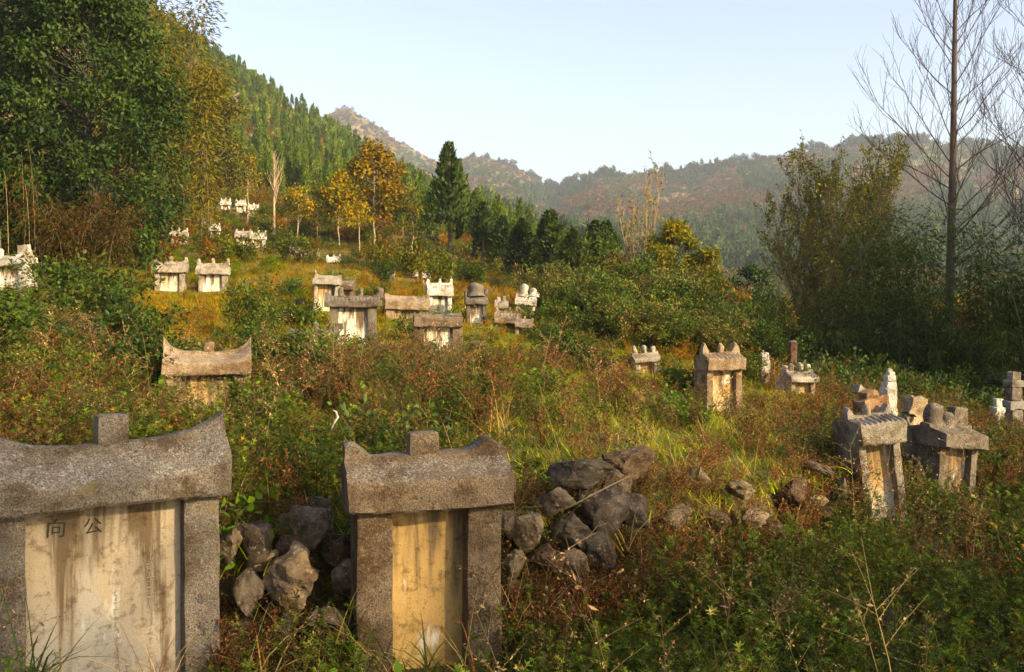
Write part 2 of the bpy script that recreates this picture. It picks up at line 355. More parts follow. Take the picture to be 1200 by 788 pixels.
# ------------------------------------------------------------------ stone pieces
def rough(V, amp, scale, seed):
    V = np.asarray(V, float); q = V * scale + seed * 7.7
    return V + amp * np.stack([fbm(q, 4, 1), fbm(q + 31, 4, 2), fbm(q + 67, 4, 3)], -1) * 2
def block(name, sx, sy, sz, seed=0, amp=.008, bev=.012, taper=1.0, dens=.05, scale=5):
    """worn squared stone standing on z = 0"""
    bm = bmesh.new(); bmesh.ops.create_cube(bm, size=1)
    for v in bm.verts:
        k = taper if v.co.z > 0 else 1
        v.co = Vector((v.co.x * sx * k, v.co.y * sy * k, (v.co.z + .5) * sz))
    bmesh.ops.bevel(bm, geom=bm.edges[:], offset=bev, segments=2, affect='EDGES', profile=.6)
    for ax in range(3):
        ln = (sx, sy, sz)[ax]; cuts = int(min(14, ln / dens))
        if cuts < 1: continue
        es = [e for e in bm.edges if abs((e.verts[0].co - e.verts[1].co)[ax]) > ln * .6]
        bmesh.ops.subdivide_edges(bm, edges=es, cuts=cuts, use_grid_fill=True)
    V = rough([v.co for v in bm.verts], amp, scale, seed)
    for v, c in zip(bm.verts, V): v.co = c
    me = bpy.data.meshes.new(name); bm.to_mesh(me); bm.free()
    me.polygons.foreach_set('use_smooth', np.ones(len(me.polygons), bool)); me.set_sharp_from_angle(angle=math.radians(38))
    return me
def roof_mesh(name, W, D, hf, hr, t=.12, ridge=.04, horn=.1, hornw=.16, hornu=(.93, .93), sweep=0., sweepp=4, tiles=0, nx=60, seed=0, amp=.013, overh=0.):
    """cap stone: fascia, sloping top and ridge with raised ends; bottom on z = 0"""
    u = np.linspace(-1, 1, nx); r = []
    sw = sweep * np.abs(u) ** sweepp
    h1 = np.where(u < 0, np.exp(-((u + hornu[0]) / hornw) ** 2), np.exp(-((u - hornu[1]) / hornw) ** 2))
    rg = ridge + horn * h1
    tl = np.zeros(nx) if not tiles else (.5 + .5 * np.cos(u * math.pi * tiles)) ** .8 * .018
    def P(y, z): r.append(np.stack([u * W / 2, np.broadcast_to(y, u.shape), np.broadcast_to(z, u.shape)], -1))
    b = .018
    P(-D / 2 + b, 0 * u); P(-D / 2, b + 0 * u)
    for k in (.35, .7): P(-D / 2, hf * k + sw * k * .35)
    P(-D / 2, hf - b + sw * .5); P(-D / 2 + b * .6, hf + sw * .55 + tl * .7)
    for k in (.15, .3, .45, .6, .75, .9):
        P(-D / 2 + (D / 2 - t / 2) * k, hf + hr * k ** 1.15 + sw * (.55 + .45 * k) + tl)
    P(-t / 2, hf + hr + sw)
    for k in (.3, .6, .88): P(-t / 2 * (1 - .1 * k), hf + hr + sw + rg * k)
    P(-t / 4, hf + hr + sw + rg); P(t / 4, hf + hr + sw + rg)
    for k in (.88, .5): P(t / 2 * (1 - .1 * k), hf + hr + sw + rg * k)
    P(t / 2, hf + hr + sw)
    for k in (.7, .35): P(t / 2 + (D / 2 - t / 2) * (1 - k), hf + hr * k + sw * (.5 + .5 * k))
    P(D / 2, hf + sw * .5); P(D / 2, .5 * hf + sw * .2); P(D / 2, b + 0 * u); P(D / 2 - b, 0 * u); P(0 * u, 0 * u)
    V = np.stack(r, 0); k, m = V.shape[:2]
    Vf = rough(V.reshape(-1, 3), amp, 5, seed)
    i = np.arange(k)[:, None]; j = np.arange(m - 1)[None]; i2 = (i + 1) % k
    Fc = np.stack([i * m + j, i * m + j + 1, i2 * m + j + 1, i2 * m + j], -1).reshape(-1, 4)
    caps = []
    for col in (0, m - 1):
        cidx = len(Vf); Vf = np.concatenate([Vf, Vf.reshape(-1, 3)[np.arange(k) * m + col].mean(0)[None]])
        a = np.arange(k) * m + col; bb = np.roll(a, -1)
        caps.append(np.stack([a, bb, np.full(k, cidx)], -1) if col == 0 else np.stack([bb, a, np.full(k, cidx)], -1))
    Fc = Fc[:, ::-1]; caps = [c[:, ::-1] for c in caps]
    me = mesh_np(name, Vf, caps + [Fc], None, True)
    me.set_sharp_from_angle(angle=math.radians(42)); return me
def knob_mesh(name, w, d, h, seed, shape='block'):
    if shape == 'block': return block(name, w, d, h, seed, .006, .016, .94)
    # carved bud finial: a lathe with lobes
    prof = [(0, .66), (.18, .58), (.36, .50), (.52, .52), (.68, .54), (.82, .48), (.93, .32), (1, .04)]
    th = np.arange(12) / 12 * 2 * math.pi; V = []
    for z, r in prof: V.append(np.stack([np.cos(th) * r * w * .85, np.sin(th) * r * d * .85, np.full(12, z * h)], -1))
    V = rough(np.concatenate(V), .022, 9, seed); m = 12
    i = np.arange(len(prof) - 1)[:, None] * m; j = np.arange(m)[None]
    Fc = np.stack([i + j, i + (j + 1) % m, i + m + (j + 1) % m, i + m + j], -1).reshape(-1, 4)
    return mesh_np(name, V, [Fc], None, True)
def glyph_column(name, w, h, n, seed):
    """worn carved strokes in a vertical column, on the plane y = 0 facing -y"""
    r = np.random.default_rng(seed); mb = MB(); s = h / n
    for i in range(n):
        zc = h - (i + .5) * s
        for k in range(r.integers(4, 7)):
            hor = r.random() < .55; L = w * r.uniform(.35, .9); cx = r.uniform(-.2, .2) * w; cz = zc + r.uniform(-.36, .36) * s; a = r.normal(0, .18) + (0 if hor else math.pi / 2)
            dx, dz = math.cos(a) * L / 2, math.sin(a) * L / 2 * (1 if hor else .8); tt = w * .05
            px_, pz_ = -math.sin(a) * tt, math.cos(a) * tt
            mb.add([(cx - dx - px_, 0, cz - dz - pz_), (cx + dx - px_ * .5, 0, cz + dz - pz_ * .5), (cx + dx + px_ * .5, 0, cz + dz + pz_ * .5), (cx - dx + px_, 0, cz - dz + pz_)], [(0, 1, 2, 3)], (.1, .1, .1))
    return mb.build(name)

FOOT = []      # footprints that plants keep clear of: x, y, radius
FRONTS = []    # clear strips in front of tombs: x, y, nx, ny, halfwidth, length
GREY = (.155, .13, .10); BROWN = (.155, .115, .073); PALE = (.38, .335, .265); WHITE = (.58, .55, .49); WARM = (.29, .215, .135)
PLASTER = (.56, .49, .36, .8)
def tomb(label, px, d, roof_bot, base, wpx, roofpx, yaw, style='horn', col=GREY, face=PLASTER, pillar=.15, knobs=((0, .17, .11, 'block'),), depth=.42, lean=(0, 0), seed=1, inset=.055, horn=.1, hornu=(.93, .93), hornw=.14,
         sweep=0, hf=.5, tiles=0, group=None, nx=60, carve=False, roofw=None, base_ext=.35, pillar_d=None, name='tombstone', recess=.09):
    s = d / F; a = math.radians(yaw); los = math.atan2((px - CX) / F, 1.0)
    W = wpx * s / max(.5, math.cos(a + los)); Hb = (base - roof_bot) * s; R = roofpx * s
    loc = at(px, base, d); root = empty(name, loc, (math.radians(lean[0]), math.radians(lean[1]), a)); tag(root, label, 'tombstone', group)
    D = depth; pw = W * pillar; iw = W * (1 - 2 * inset); lo = -base_ext
    pdp = pillar_d or D * .72
    for sgn in (-1, 1):
        p = link('pillar', block('pillar', pw, pdp, Hb + base_ext + .003, seed + sgn, .006, .012), M_STONE, root, (sgn * (iw / 2 - pw / 2), 0, lo), color=col)
        if carve:
            g = tag(link('carved_inscription', glyph_column('carved_inscription', pw * .5, Hb * .8, 7, seed + sgn), M_CUT, p, (0, -pdp / 2 - .0075, base_ext + Hb * .12)), kind='stuff')
    fw = iw - 2 * pw + .02
    f = link('inscribed_slab', block('inscribed_slab', fw, .10, Hb + base_ext + .002, seed + 5, .003, .008), M_FACE, root, (0, -pdp / 2 + recess + .05, lo), color=face)
    b = link('backing_stone', block('backing_stone', iw * .96, D * .4, Hb + base_ext - .02, seed + 6, .01, .02), M_STONE, root, (0, D * .36 + .03, lo), color=col)
    hfm = R * hf; hr = R * (1 - hf)
    rm = roof_mesh('roof', W, D + .06, hfm, hr * .72, t=(.17 if style == 'horn' else .13) if style != 'flat' else D * .5, ridge=hr * .28, horn=(horn + (.05 if tiles else 0)) * W * .9, hornw=hornw, hornu=hornu, sweep=sweep * W, tiles=tiles, nx=nx, seed=seed)
    rf = link('roof', rm, M_STONE, root, (0, 0, Hb), color=col)
    for ku, kw, kh, ks in knobs:
        kz = hfm + hr + sweep * W * abs(ku) ** 4 - .03
        link('finial', knob_mesh('finial', kw * W, .13 if ks == 'block' else kw * W, kh * W + .03, seed + 9 + int(ku * 5), ks), M_STONE, rf, (ku * W / 2, 0, kz), color=col)
    FOOT.append((loc.x, loc.y, W * .5))
    FRONTS.append((loc.x, loc.y, math.sin(a), -math.cos(a), W * .42, 1.0 if d < 24 else .55))
    return root

BUD3 = ((-.9, .13, .15, 'bud'), (0, .15, .17, 'bud'), (.9, .13, .15, 'bud'))
# the two large tombs in front
T1 = tomb('large grey tombstone with sweeping curved roof and black painted characters, cut off by bottom edge', 122, 5.45, 586, 850, 268, 66, 30, 'sweep', GREY, (.33, .295, .23, .38), .155, ((.06, .135, .125, 'block'),), .40, (0, 0), 3, .03,
          0.0, (1.02, 1.02), .10, .105, .45, carve=True, nx=90, pillar_d=.26)
# slab lettering as far as it can be read
def letter(parent, ch, x, z, size, yf):
    cu = bpy.data.curves.new('painted_character', 'FONT'); cu.body = ch; cu.size = size; cu.align_x = 'CENTER'; cu.extrude = .0006
    tmp = bpy.data.objects.new('tmp', cu); COL.objects.link(tmp); bpy.context.view_layer.update()
    me = bpy.data.meshes.new_from_object(tmp.evaluated_get(bpy.context.evaluated_depsgraph_get())); bpy.data.objects.remove(tmp); me.materials.clear()
    me_o = link('painted_character', me, M_INK, parent, (x, yf, z)); me_o.rotation_euler = (math.pi / 2, 0, 0)
    return me_o
_slab = [o for o in T1.children if o.name.startswith('inscribed')][0]
_sz = (850 - 586) * 5.45 / F + .35
letter(_slab, '向', -.245, _sz - .155, .105, -.057).rotation_euler.y = .06; letter(_slab, '公', -.06, _sz - .16, .098, -.057).rotation_euler.y = -.08
M_FADE = plain_material('faded_characters', (.27, .225, .15))
g = tag(link('worn_inscription', glyph_column('worn_inscription', .05, .62, 12, 77), M_FADE, _slab, (.235, -.056, .65)), kind='stuff')
g = tag(link('worn_inscription', glyph_column('worn_inscription', .045, .8, 16, 78), M_FADE, _slab, (.06, -.056, .40)), kind='stuff')


T2 = tomb('brown stone tombstone with horned roof and ochre slab between two rock piles', 499, 6.0, 589, 782, 186, 58, 15, 'horn', BROWN, (.42, .27, .09, 1), .215, ((-.04, .19, .13, 'block'),), .46, (0, 0), 11, .055,
            .085, (.92, .78), .15, .015, .62, nx=80, recess=.15)
T3 = tomb('half overgrown brown tombstone with boat-shaped roof above the large front one', 244, 12, 438, 500, 98, 26, 14, 'sweep', WARM, (.42, .30, .14), .17, ((.02, .12, .13, 'bud'),), .45, (0, 0), 21, .03,
          .03, (1.0, 1.0), .09, .15, .55)
# row on the slope
tomb('wide grey tombstone with knobbed roof and bright cream slab on the slope', 414, 21.5, 360, 412, 66, 13, 8, 'tile', GREY, (.74, .70, .56, .4), .15, ((-.42, .11, .16, 'bud'), (.28, .10, .16, 'bud'), (.93, .12, .17, 'bud')), .5, (0, 0), 31, .09, .03, tiles=16, hf=.55)
tomb('brown tombstone with heavy block lintel and pale slab in middle of the slope', 513, 20, 383, 428, 56, 15, 8, 'flat', BROWN, (.70, .63, .47, .5), .2, (), .5, (0, 0), 41, .0, .05, (.97, .97), .06, hf=.75)
tomb('white tombstone with crenellated roof behind the brown block-lintel tomb', 515, 26.5, 347, 372, 30, 15, 10, 'tile', WHITE, (.74, .68, .52, .3), .16, BUD3, .5, (0, 0), 51, .05, .06, tiles=9, hf=.5, nx=36)
tomb('pale ochre tombstone with upswept roof end, standing behind the wide grey one', 382, 26.5, 334, 370, 30, 11, 0, 'horn', PALE, (.66, .56, .36), .12, ((-.98, .1, .2, 'bud'),), .5, (0, 3), 61, .05, .05, hf=.5, nx=36)
tomb('small brown stone tomb leaning against the pale ochre upswept one', 405, 27, 340, 372, 17, 12, 0, 'flat', BROWN, (.5, .38, .2), .2, ((.9, .1, .2, 'bud'),), .5, (0, 3), 62, .05, .02, nx=30)
tomb('low sunken tomb roof with round end stone below the wide grey tomb', 368, 20.5, 396, 404, 58, 10, 6, 'horn', GREY, (.4, .33, .22), .15, ((.1, .14, .14, 'bud'), (.98, .2, .10, 'block')), .45, (0, -2), 71, .03, .04, hf=.6, nx=40)
tomb('sunken brown tomb roof half buried left of white crenellated tomb', 476, 26, 363, 372, 52, 16, 12, 'horn', WARM, (.5, .38, .2), .2, (), .5, (0, 2), 81, .03, .06, hf=.6, nx=40)
tomb('narrow grey tombstone with carved crest and white slab right of white crenellated tomb', 558, 25.5, 357, 382, 26, 11, 6, 'horn', GREY, (.72, .68, .56), .17, ((0, .8, .55, 'bud'), (-.9, .2, .25, 'bud'), (.9, .2, .25, 'bud')), .45, (0, 0), 91, .05, .1, nx=36)
tomb('low grey tomb with sawtooth roof at the end of the slope row', 595, 25, 379, 392, 30, 14, -6, 'tile', WARM, (.68, .58, .4), .16, BUD3, .45, (0, 2), 101, .05, .05, tiles=8, nx=36)
tomb('smallest low tomb with orange slab beside the sawtooth roofed one', 613, 24.2, 384, 396, 20, 10, -6, 'horn', WARM, (.6, .38, .2), .2, ((0, .15, .2, 'bud'),), .4, (0, 4), 111, .05, .08, nx=30)
# pair on the upper slope
tomb('cream tombstone with three-budded roof, left of the pair under the big tree', 200, 31, 320, 346, 38, 13, 6, 'tile', PALE, (.72, .62, .46, .5), .14, BUD3, .5, (0, 0), 121, .07, .05, tiles=12, nx=40)
tomb('cream tombstone with three-budded roof, right of the pair, beside green shrubs', 250, 31, 322, 346, 36, 13, 6, 'tile', PALE, (.74, .68, .54, .4), .14, BUD3, .5, (0, 0), 131, .07, .05, tiles=12, nx=40)
tomb('small far tomb with orange slab alone high under the dark tree', 210, 55, 278, 294, 19, 8, 4, 'horn', PALE, (.74, .52, .28), .15, BUD3, .6, (0, 0), 141, .07, .06, nx=24)
tomb('small far pale tomb, left one of two standing close together', 285, 52, 279, 294, 17, 8, 4, 'horn', PALE, (.70, .58, .4), .15, BUD3, .6, (0, 0), 151, .07, .06, nx=24)
tomb('small far whitish tomb, right one of two standing close together', 303, 52, 281, 294, 17, 8, 4, 'horn', WHITE, (.74, .66, .5), .15, BUD3, .6, (0, 0), 152, .07, .06, nx=24)
tomb('tiny far white tomb left above the two standing close together', 252, 60, 271, 282, 11, 8, 4, 'horn', WHITE, (.72, .66, .5), .18, BUD3, .6, (0, 0), 153, .07, .06, nx=24)
for i, (x, d, rb, w, lb) in enumerate(((265, 78, 241, 11, 'tiny white tomb top highest on the left slope, under tall trees'), (283, 78, 242, 11, 'tiny white tomb top between two others in the highest row'), (297, 77, 247, 12, 'tiny white tomb top right end of the highest row'),
        (199, 66, 243, 10, 'tiny pale tomb top glimpsed at the dark tree edge'), (347, 47, 297, 14, 'pale low tomb roof poking from grass left of the reddish one'), (366, 45, 302, 17, 'reddish low tomb roof poking out of the grass'), (392, 44, 308, 16, 'white low tomb roof poking out of bright green leaves'),
        (455, 38, 328, 16, 'pale low tomb roof between grass and saplings above the slope row'), (486, 40, 325, 10, 'small white finial stone of a buried tomb near the white crenellated one'), (500, 36, 327, 10, 'bright white tomb top left above the white crenellated one'))):
    tomb(lb, x, d, rb, rb + 9, w, 7, 5, 'horn', [WHITE, WHITE, WHITE, PALE, PALE, WARM, WHITE, PALE, WHITE, WHITE][i], (.7, .62, .48), .16, BUD3, .6, (0, random.uniform(-4, 4)), 160 + i, .07, .07, nx=20)
# right half
tomb('ochre tombstone with ribbed tile roof and three horns alone in mid field', 843, 16, 433, 486, 42, 20, 15, 'tile', WARM, (.62, .42, .20), .17, ((.04, .16, .24, 'bud'),), .52, (0, 0), 171, .02, .22, (.86, .84), .17, tiles=9, nx=70, hf=.68)
tomb('leaning tombstone with ribbed tile roof and cream slab by the stacked boulder tomb', 1030, 10, 517, 612, 48, 32, 8, 'tile', (.27, .235, .18), (.64, .55, .38), .17, ((.0, .22, .19, 'bud'),), .56, (-3, -5), 181, .03, .16, (.9, .9), .17, tiles=9, nx=80, hf=.72, pillar_d=.36, recess=.10)
tomb('dark broken tombstone with heavy tilted roof right of the leaning cream one', 1102, 11.2, 522, 590, 44, 24, 20, 'horn', (.17, .145, .11), (.20, .16, .11), .15, ((-.6, .40, .42, 'bud'), (.0, .34, .26, 'bud'), (.55, .34, .36, 'block')), .62, (0, 5), 191, .04, .04, tiles=0, nx=50, hf=.7)
tomb('low whitish tomb top with rounded finials in red grass near dark grove', 936, 18.5, 447, 460, 30, 12, 10, 'tile', PALE, (.6, .48, .3), .16, ((-.6, .24, .28, 'bud'), (.1, .24, .32, 'bud'), (.75, .24, .25, 'bud')), .5, (0, 0), 201, .05, .03, tiles=10, nx=40)
tomb('white lumpy tomb top among rusty weeds in front of the green thicket', 757, 19, 424, 436, 30, 10, 5, 'horn', PALE, (.5, .36, .24), .2, ((-.7, .2, .3, 'bud'), (0., .22, .34, 'bud'), (.7, .2, .26, 'bud')), .45, (0, -5), 211, .05, .06, nx=36)
tomb('white broken tomb top at the far left edge beside shrubs', 16, 25, 312, 328, 40, 13, -10, 'horn', WHITE, (.7, .62, .5), .2, ((-.6, .2, .2, 'bud'), (.7, .3, .2, 'block')), .5, (0, -6), 221, .05, .1, nx=36)
tomb('white carved tomb with shaggy pale crest at right end of slope row', 615, 29, 358, 372, 24, 12, -4, 'horn', WHITE, (.7, .66, .6), .2, ((-.3, .5, .55, 'bud'), (.6, .4, .4, 'bud'), (.95, .3, .2, 'bud')), .5, (0, 5), 231, .05, .08, nx=36)
tomb('small grey carved tomb top between narrow and shaggy white tombs', 588, 29, 362, 372, 16, 9, -4, 'horn', PALE, (.6, .55, .45), .2, ((-.5, .3, .3, 'bud'), (.4, .3, .35, 'bud')), .45, (0, 0), 241, .05, .08, nx=30)

def stack(name, label, cat, px, d, base, tiers, col, yaw=0, lean=(0, 0), seed=0, amp=.02, ext=.2):
    """stone post of stacked carved blocks; tiers = (width px, height px) from the bottom"""
    s = d / F; loc = at(px, base, d); root = empty(name, loc, (math.radians(lean[0]), math.radians(lean[1]), math.radians(yaw))); tag(root, label, cat)
    z = -ext
    for i, (w, h) in enumerate(tiers):
        hh = h * s + (ext if i == 0 else 0)
        link('carved_block', block('carved_block', w * s, w * s * .8, hh, seed + i * 3, amp, .02, .95, .04, 6), M_STONE, root, (0, 0, z), color=col); z += hh - .01
    FOOT.append((loc.x, loc.y, tiers[0][0] * s * .6)); return root
stack('stone_pillar', 'white stacked stone pillar behind the leaning cream tomb', 'pillar', 1041, 13, 475, ((17, 20), (15, 9), (12, 8), (9, 5), (7, 5)), (.42, .40, .36), 20, (0, 2), 301)
stack('stone_pillar', 'dark stacked stone pillar at the right edge', 'pillar', 1188, 16, 515, ((22, 22), (16, 16), (20, 10), (15, 16), (18, 9), (12, 10)), (.24, .22, .19), 15, (0, 0), 311)
stack('stone_pillar', 'small white stone pillar left of the dark stacked one', 'pillar', 1169, 16.4, 508, ((19, 22), (17, 10), (10, 10)), (.58, .55, .48), 10, (0, 2), 321)
stack('stone_block', 'upright ochre boulder block between leaning cream and dark broken tombs', 'stone', 1069, 12.2, 512, ((30, 26), (26, 22)), (.36, .28, .17), 25, (0, 6), 331, .04)
stack('stone_block', 'pale pointed stone block left of the low whitish tomb top', 'stone', 915, 18.6, 458, ((13, 16), (8, 14)), (.50, .38, .28), 5, (0, 12), 341)
stack('stone_block', 'small white stone cube on a brown post in yellow grass', 'stone', 896, 19.5, 436, ((11, 14), (9, 9)), (.46, .43, .38), 5, (0, 0), 351)
stack('stone_block', 'lone weathered stone post in the middle field', 'stone', 747, 14.5, 486, ((12, 27),), (.36, .24, .12), 8, (0, 4), 361)
stack('stone_block', 'squat brown stone left of white lumpy tomb top', 'stone', 716, 18.5, 440, ((14, 18),), (.34, .22, .15), 8, (0, 0), 371)
stack('gate_post', 'rusty brown upright stones at the edge of the dark grove', 'stone', 929, 21, 440, ((9, 40),), (.14, .085, .06), 8, (0, 0), 381)
stack('stone_block', 'orange broken slab tipped over behind the leaning cream tomb', 'stone', 1020, 12.6, 474, ((34, 9), (18, 8)), (.36, .22, .11), 20, (0, -12), 391, .02)
stack('stone_block', 'small white broken slab lying above the orange tipped slab', 'stone', 1006, 12.9, 462, ((14, 9),), (.46, .43, .38), 20, (0, 20), 395, .02, 0)

# ------------------------------------------------------------------ rocks and dry-stone walls
def rock_mesh(name, seed, sub=4):
    r = np.random.default_rng(seed); bm = bmesh.new(); bmesh.ops.create_icosphere(bm, subdivisions=sub, radius=1)
    V = np.array([v.co for v in bm.verts]); 
    for k in range(18):      # broken flat faces
        n = rdir(r, 1)[0]; h = r.uniform(.42, .78); dd = V @ n; m = dd > h; V[m] -= np.outer(dd[m] - h, n) * .93
    q = V * 1.3 + seed * 3.1; V = V * (1 + .22 * fbm(q, 3, 5))[:, None] + .05 * (1 - np.abs(fbm(V * 2.2 + seed * 5, 5, 9)) * 4)[:, None] * V + .12 * np.stack([fbm(V * 6 + seed, 3, 6), fbm(V * 5 + 9, 3, 7), fbm(V * 5 + 19, 3, 8)], -1)
    for v, c in zip(bm.verts, V): v.co = c
    me = bpy.data.meshes.new(name); bm.to_mesh(me); bm.free()
    me.polygons.foreach_set('use_smooth', np.ones(len(me.polygons), bool)); me.set_sharp_from_angle(angle=math.radians(18))
    me.materials.append(M_ROCK); return me
ROCKS = [rock_mesh('rock', 400 + i) for i in range(9)]
def rock(parent, px, py, d, wpx, hpx, seed, col, origin, name='rock', dep=None):
    r = np.random.default_rng(seed); s = d / F; p = at(px, py, d)
    o = bpy.data.objects.new(name, ROCKS[seed % 9]); COL.objects.link(o)
    if parent: o.parent = parent
    o.location = p - origin; o.rotation_euler = (r.normal(0, .25), r.normal(0, .25), r.uniform(0, 6.3))
    k = 1.22 if name != 'rock' else 1.1; o.scale = (wpx * s / 2 * k, (dep or (wpx + hpx) / 2) * s / 2 * k * .95, hpx * s / 2 * k)
    o.rotation_euler.z = r.choice([0, math.pi]) + r.normal(0, .35)
    kk = r.uniform(.8, 1.25); o.color = (*[c * kk for c in col], 1); return o
RC = [(.14, .105, .068), (.21, .15, .085), (.11, .082, .053), (.28, .205, .11), (.16, .10, .053)]
def stone_wall(label, rocks, fill=None):
    o0 = at(rocks[0][0], rocks[0][1], rocks[0][2]); root = empty('dry_stone_wall', o0); tag(root, label, 'stone wall')
    for i, (x, y, d, w, h) in enumerate(rocks):
        rock(root, x, y, d, w, h, 500 + i * 7 + int(x), RC[(i * 3 + int(x)) % 5], o0)
    if fill:
        r = np.random.default_rng(int(o0.x * 100) % 999)
        x0, x1, y0, y1, n, sz = fill
        for i in range(n):
            x = r.uniform(x0, x1); y = r.uniform(y0, y1); d = float(dwall(x)) + .12; w = sz * r.uniform(.6, 1.3)
            rock(root, x, y, d, w, w * r.uniform(.55, .9), 900 + i, RC[i % 5], o0)
stone_wall('rough dry-stone wall of dark boulders between the two front tombs',
    [(297, 628, 6.15, 66, 60), (362, 612, 6.3, 62, 66), (345, 682, 6.0, 92, 84), (404, 678, 6.2, 42, 48), (385, 730, 5.85, 76, 50), (290, 690, 6.05, 50, 70), (268, 640, 6.1, 36, 50), (275, 745, 5.9, 56, 50), (395, 640, 6.35, 46, 44), (330, 745, 5.85, 50, 40), (420, 720, 6.1, 30, 44), (310, 655, 6.2, 48, 40), (376, 590, 6.4, 40, 24), (340, 640, 6.2, 44, 34)],
    (258, 428, 600, 775, 34, 40))
stone_wall('tumbled dry-stone wall of dark boulders right of the brown horned tomb',
    [(677, 556, 6.9, 80, 50), (653, 588, 6.75, 60, 40), (706, 592, 6.85, 74, 70), (735, 538, 7.4, 76, 44), (668, 622, 6.7, 62, 52), (618, 625, 6.6, 46, 50), (605, 660, 6.5, 34, 40), (600, 690, 6.45, 32, 32), (640, 655, 6.6, 54, 42), (700, 645, 6.7, 60, 44), (745, 600, 7.1, 50, 50), (598, 610, 6.6, 30, 40), (725, 570, 7.2, 50, 44), (672, 662, 6.6, 50, 40)],
    (598, 700, 600, 690, 10, 38))
stone_wall('low ruined bank wall of scattered stones left of the leaning tomb',
    [(868, 574, 8.3, 46, 28), (815, 562, 8.2, 40, 46), (885, 606, 8.3, 50, 26), (930, 580, 9.0, 44, 40), (965, 552, 9.6, 50, 16), (985, 575, 9.7, 26, 44), (950, 590, 9.3, 36, 30), (1003, 570, 10.0, 22, 66), (840, 612, 8.0, 44, 26), (905, 622, 8.5, 44, 24), (790, 608, 7.7, 50, 34), (970, 606, 9.4, 40, 28)])
for x, y, d, w, h, lb in ((480, 388, 20.4, 22, 14, 'dark rock left of the block-lintel tomb on the slope'), (470, 402, 20.4, 18, 14, 'small brown rock at the foot of rocks by the wide grey tomb'), (448, 385, 21.5, 14, 14, 'round pale rock right of the wide grey tomb'),
        (556, 398, 20.5, 22, 20, 'mossy rock right of the block-lintel tomb'), (563, 408, 20, 8, 7, 'small black stone in grass right of the block-lintel tomb'), (352, 343, 27, 18, 12, 'dark stone slab left of the pale ochre upswept tomb'), (385, 375, 22, 16, 20, 'rusty boulder left of the wide grey tomb'),
        (1125, 560, 11.6, 22, 60, 'thin upright stone at the right foot of the dark broken tomb'), (1075, 555, 11, 24, 70, 'dark boulder between leaning cream tomb and dark broken tomb')):
    y = HY - (gz(x, d) - CZ) / d * F - h * .3
    o = rock(None, x, y, d, w, h, int(x), RC[1] if 'dark' not in lb and 'black' not in lb else RC[2], Vector((0, 0, 0)), 'field_rock'); tag(o, lb, 'rock')

# ------------------------------------------------------------------ plant prototypes (meshes with leaf-sized faces)
def proto(name, me, mat): 
    if not me.materials: me.materials.append(mat)
    return bpy.data.objects.new(name, me)
GREEN = [(.055, .085, .022), (.075, .105, .03), (.04, .065, .02), (.10, .12, .04)]
SAGE = [(.12, .14, .042), (.09, .115, .032), (.155, .165, .05), (.065, .085, .025)]
RUST = [(.18, .088, .042), (.14, .075, .038), (.23, .13, .058), (.10, .06, .032)]
STRAW = [(.42, .29, .12), (.34, .22, .09), (.5, .37, .19), (.27, .17, .06)]
GOLD = [(.36, .22, .045), (.28, .18, .04), (.42, .25, .06), (.20, .15, .035)]
def stem_pts(r, base, h, lean, n=5, curve=.25):
    a = r.uniform(0, 6.28); t = np.linspace(0, 1, n)[:, None]; dirh = np.array([math.cos(a), math.sin(a), 0])
    return np.asarray(base) + dirh * (lean * t + curve * lean * t ** 2) + np.array([0, 0, 1]) * h * t + r.normal(0, .012 * h, (n, 3)) * t
def along(P, t):
    t = np.asarray(t) * (len(P) - 1); i = np.minimum(t.astype(int), len(P) - 2); f = (t - i)[:, None]; return P[i] * (1 - f) + P[i + 1] * f
def mugwort(seed, h=.42, stems=7, L=.075, cols=SAGE):
    r = np.random.default_rng(seed); mb = MB()
    for k in range(stems):
        hh = h * r.uniform(.6, 1.1); P = stem_pts(r, (r.normal(0, .07), r.normal(0, .07), -.03), hh, hh * r.uniform(.1, .5))
        mb.tube(P, np.linspace(.004, .0018, len(P)), 3, (.10, .075, .04))
        n = r.integers(20, 30); t = 1 - r.random(n) ** 1.3 * .8; Q = along(P, t); th = r.uniform(0, 6.28, n); up = .25 + .9 * t ** 4
        T = np.stack([np.cos(th), np.sin(th), up + r.normal(0, .25, n)], -1); N = np.tile([0, 0, 1.], (n, 1)) + r.normal(0, .3, (n, 3))
        c = pal(r, cols, n); dry = r.random(n) < .06 + .25 * (t < .45); c[dry] = pal(r, STRAW + RUST, dry.sum())
        mb.leaves(LOBED, Q, T, N, L * r.uniform(.6, 1.15, n) * (1.15 - .45 * t ** 3), L * r.uniform(.7, 1.1, n), c)
    return mb.build('mugwort')
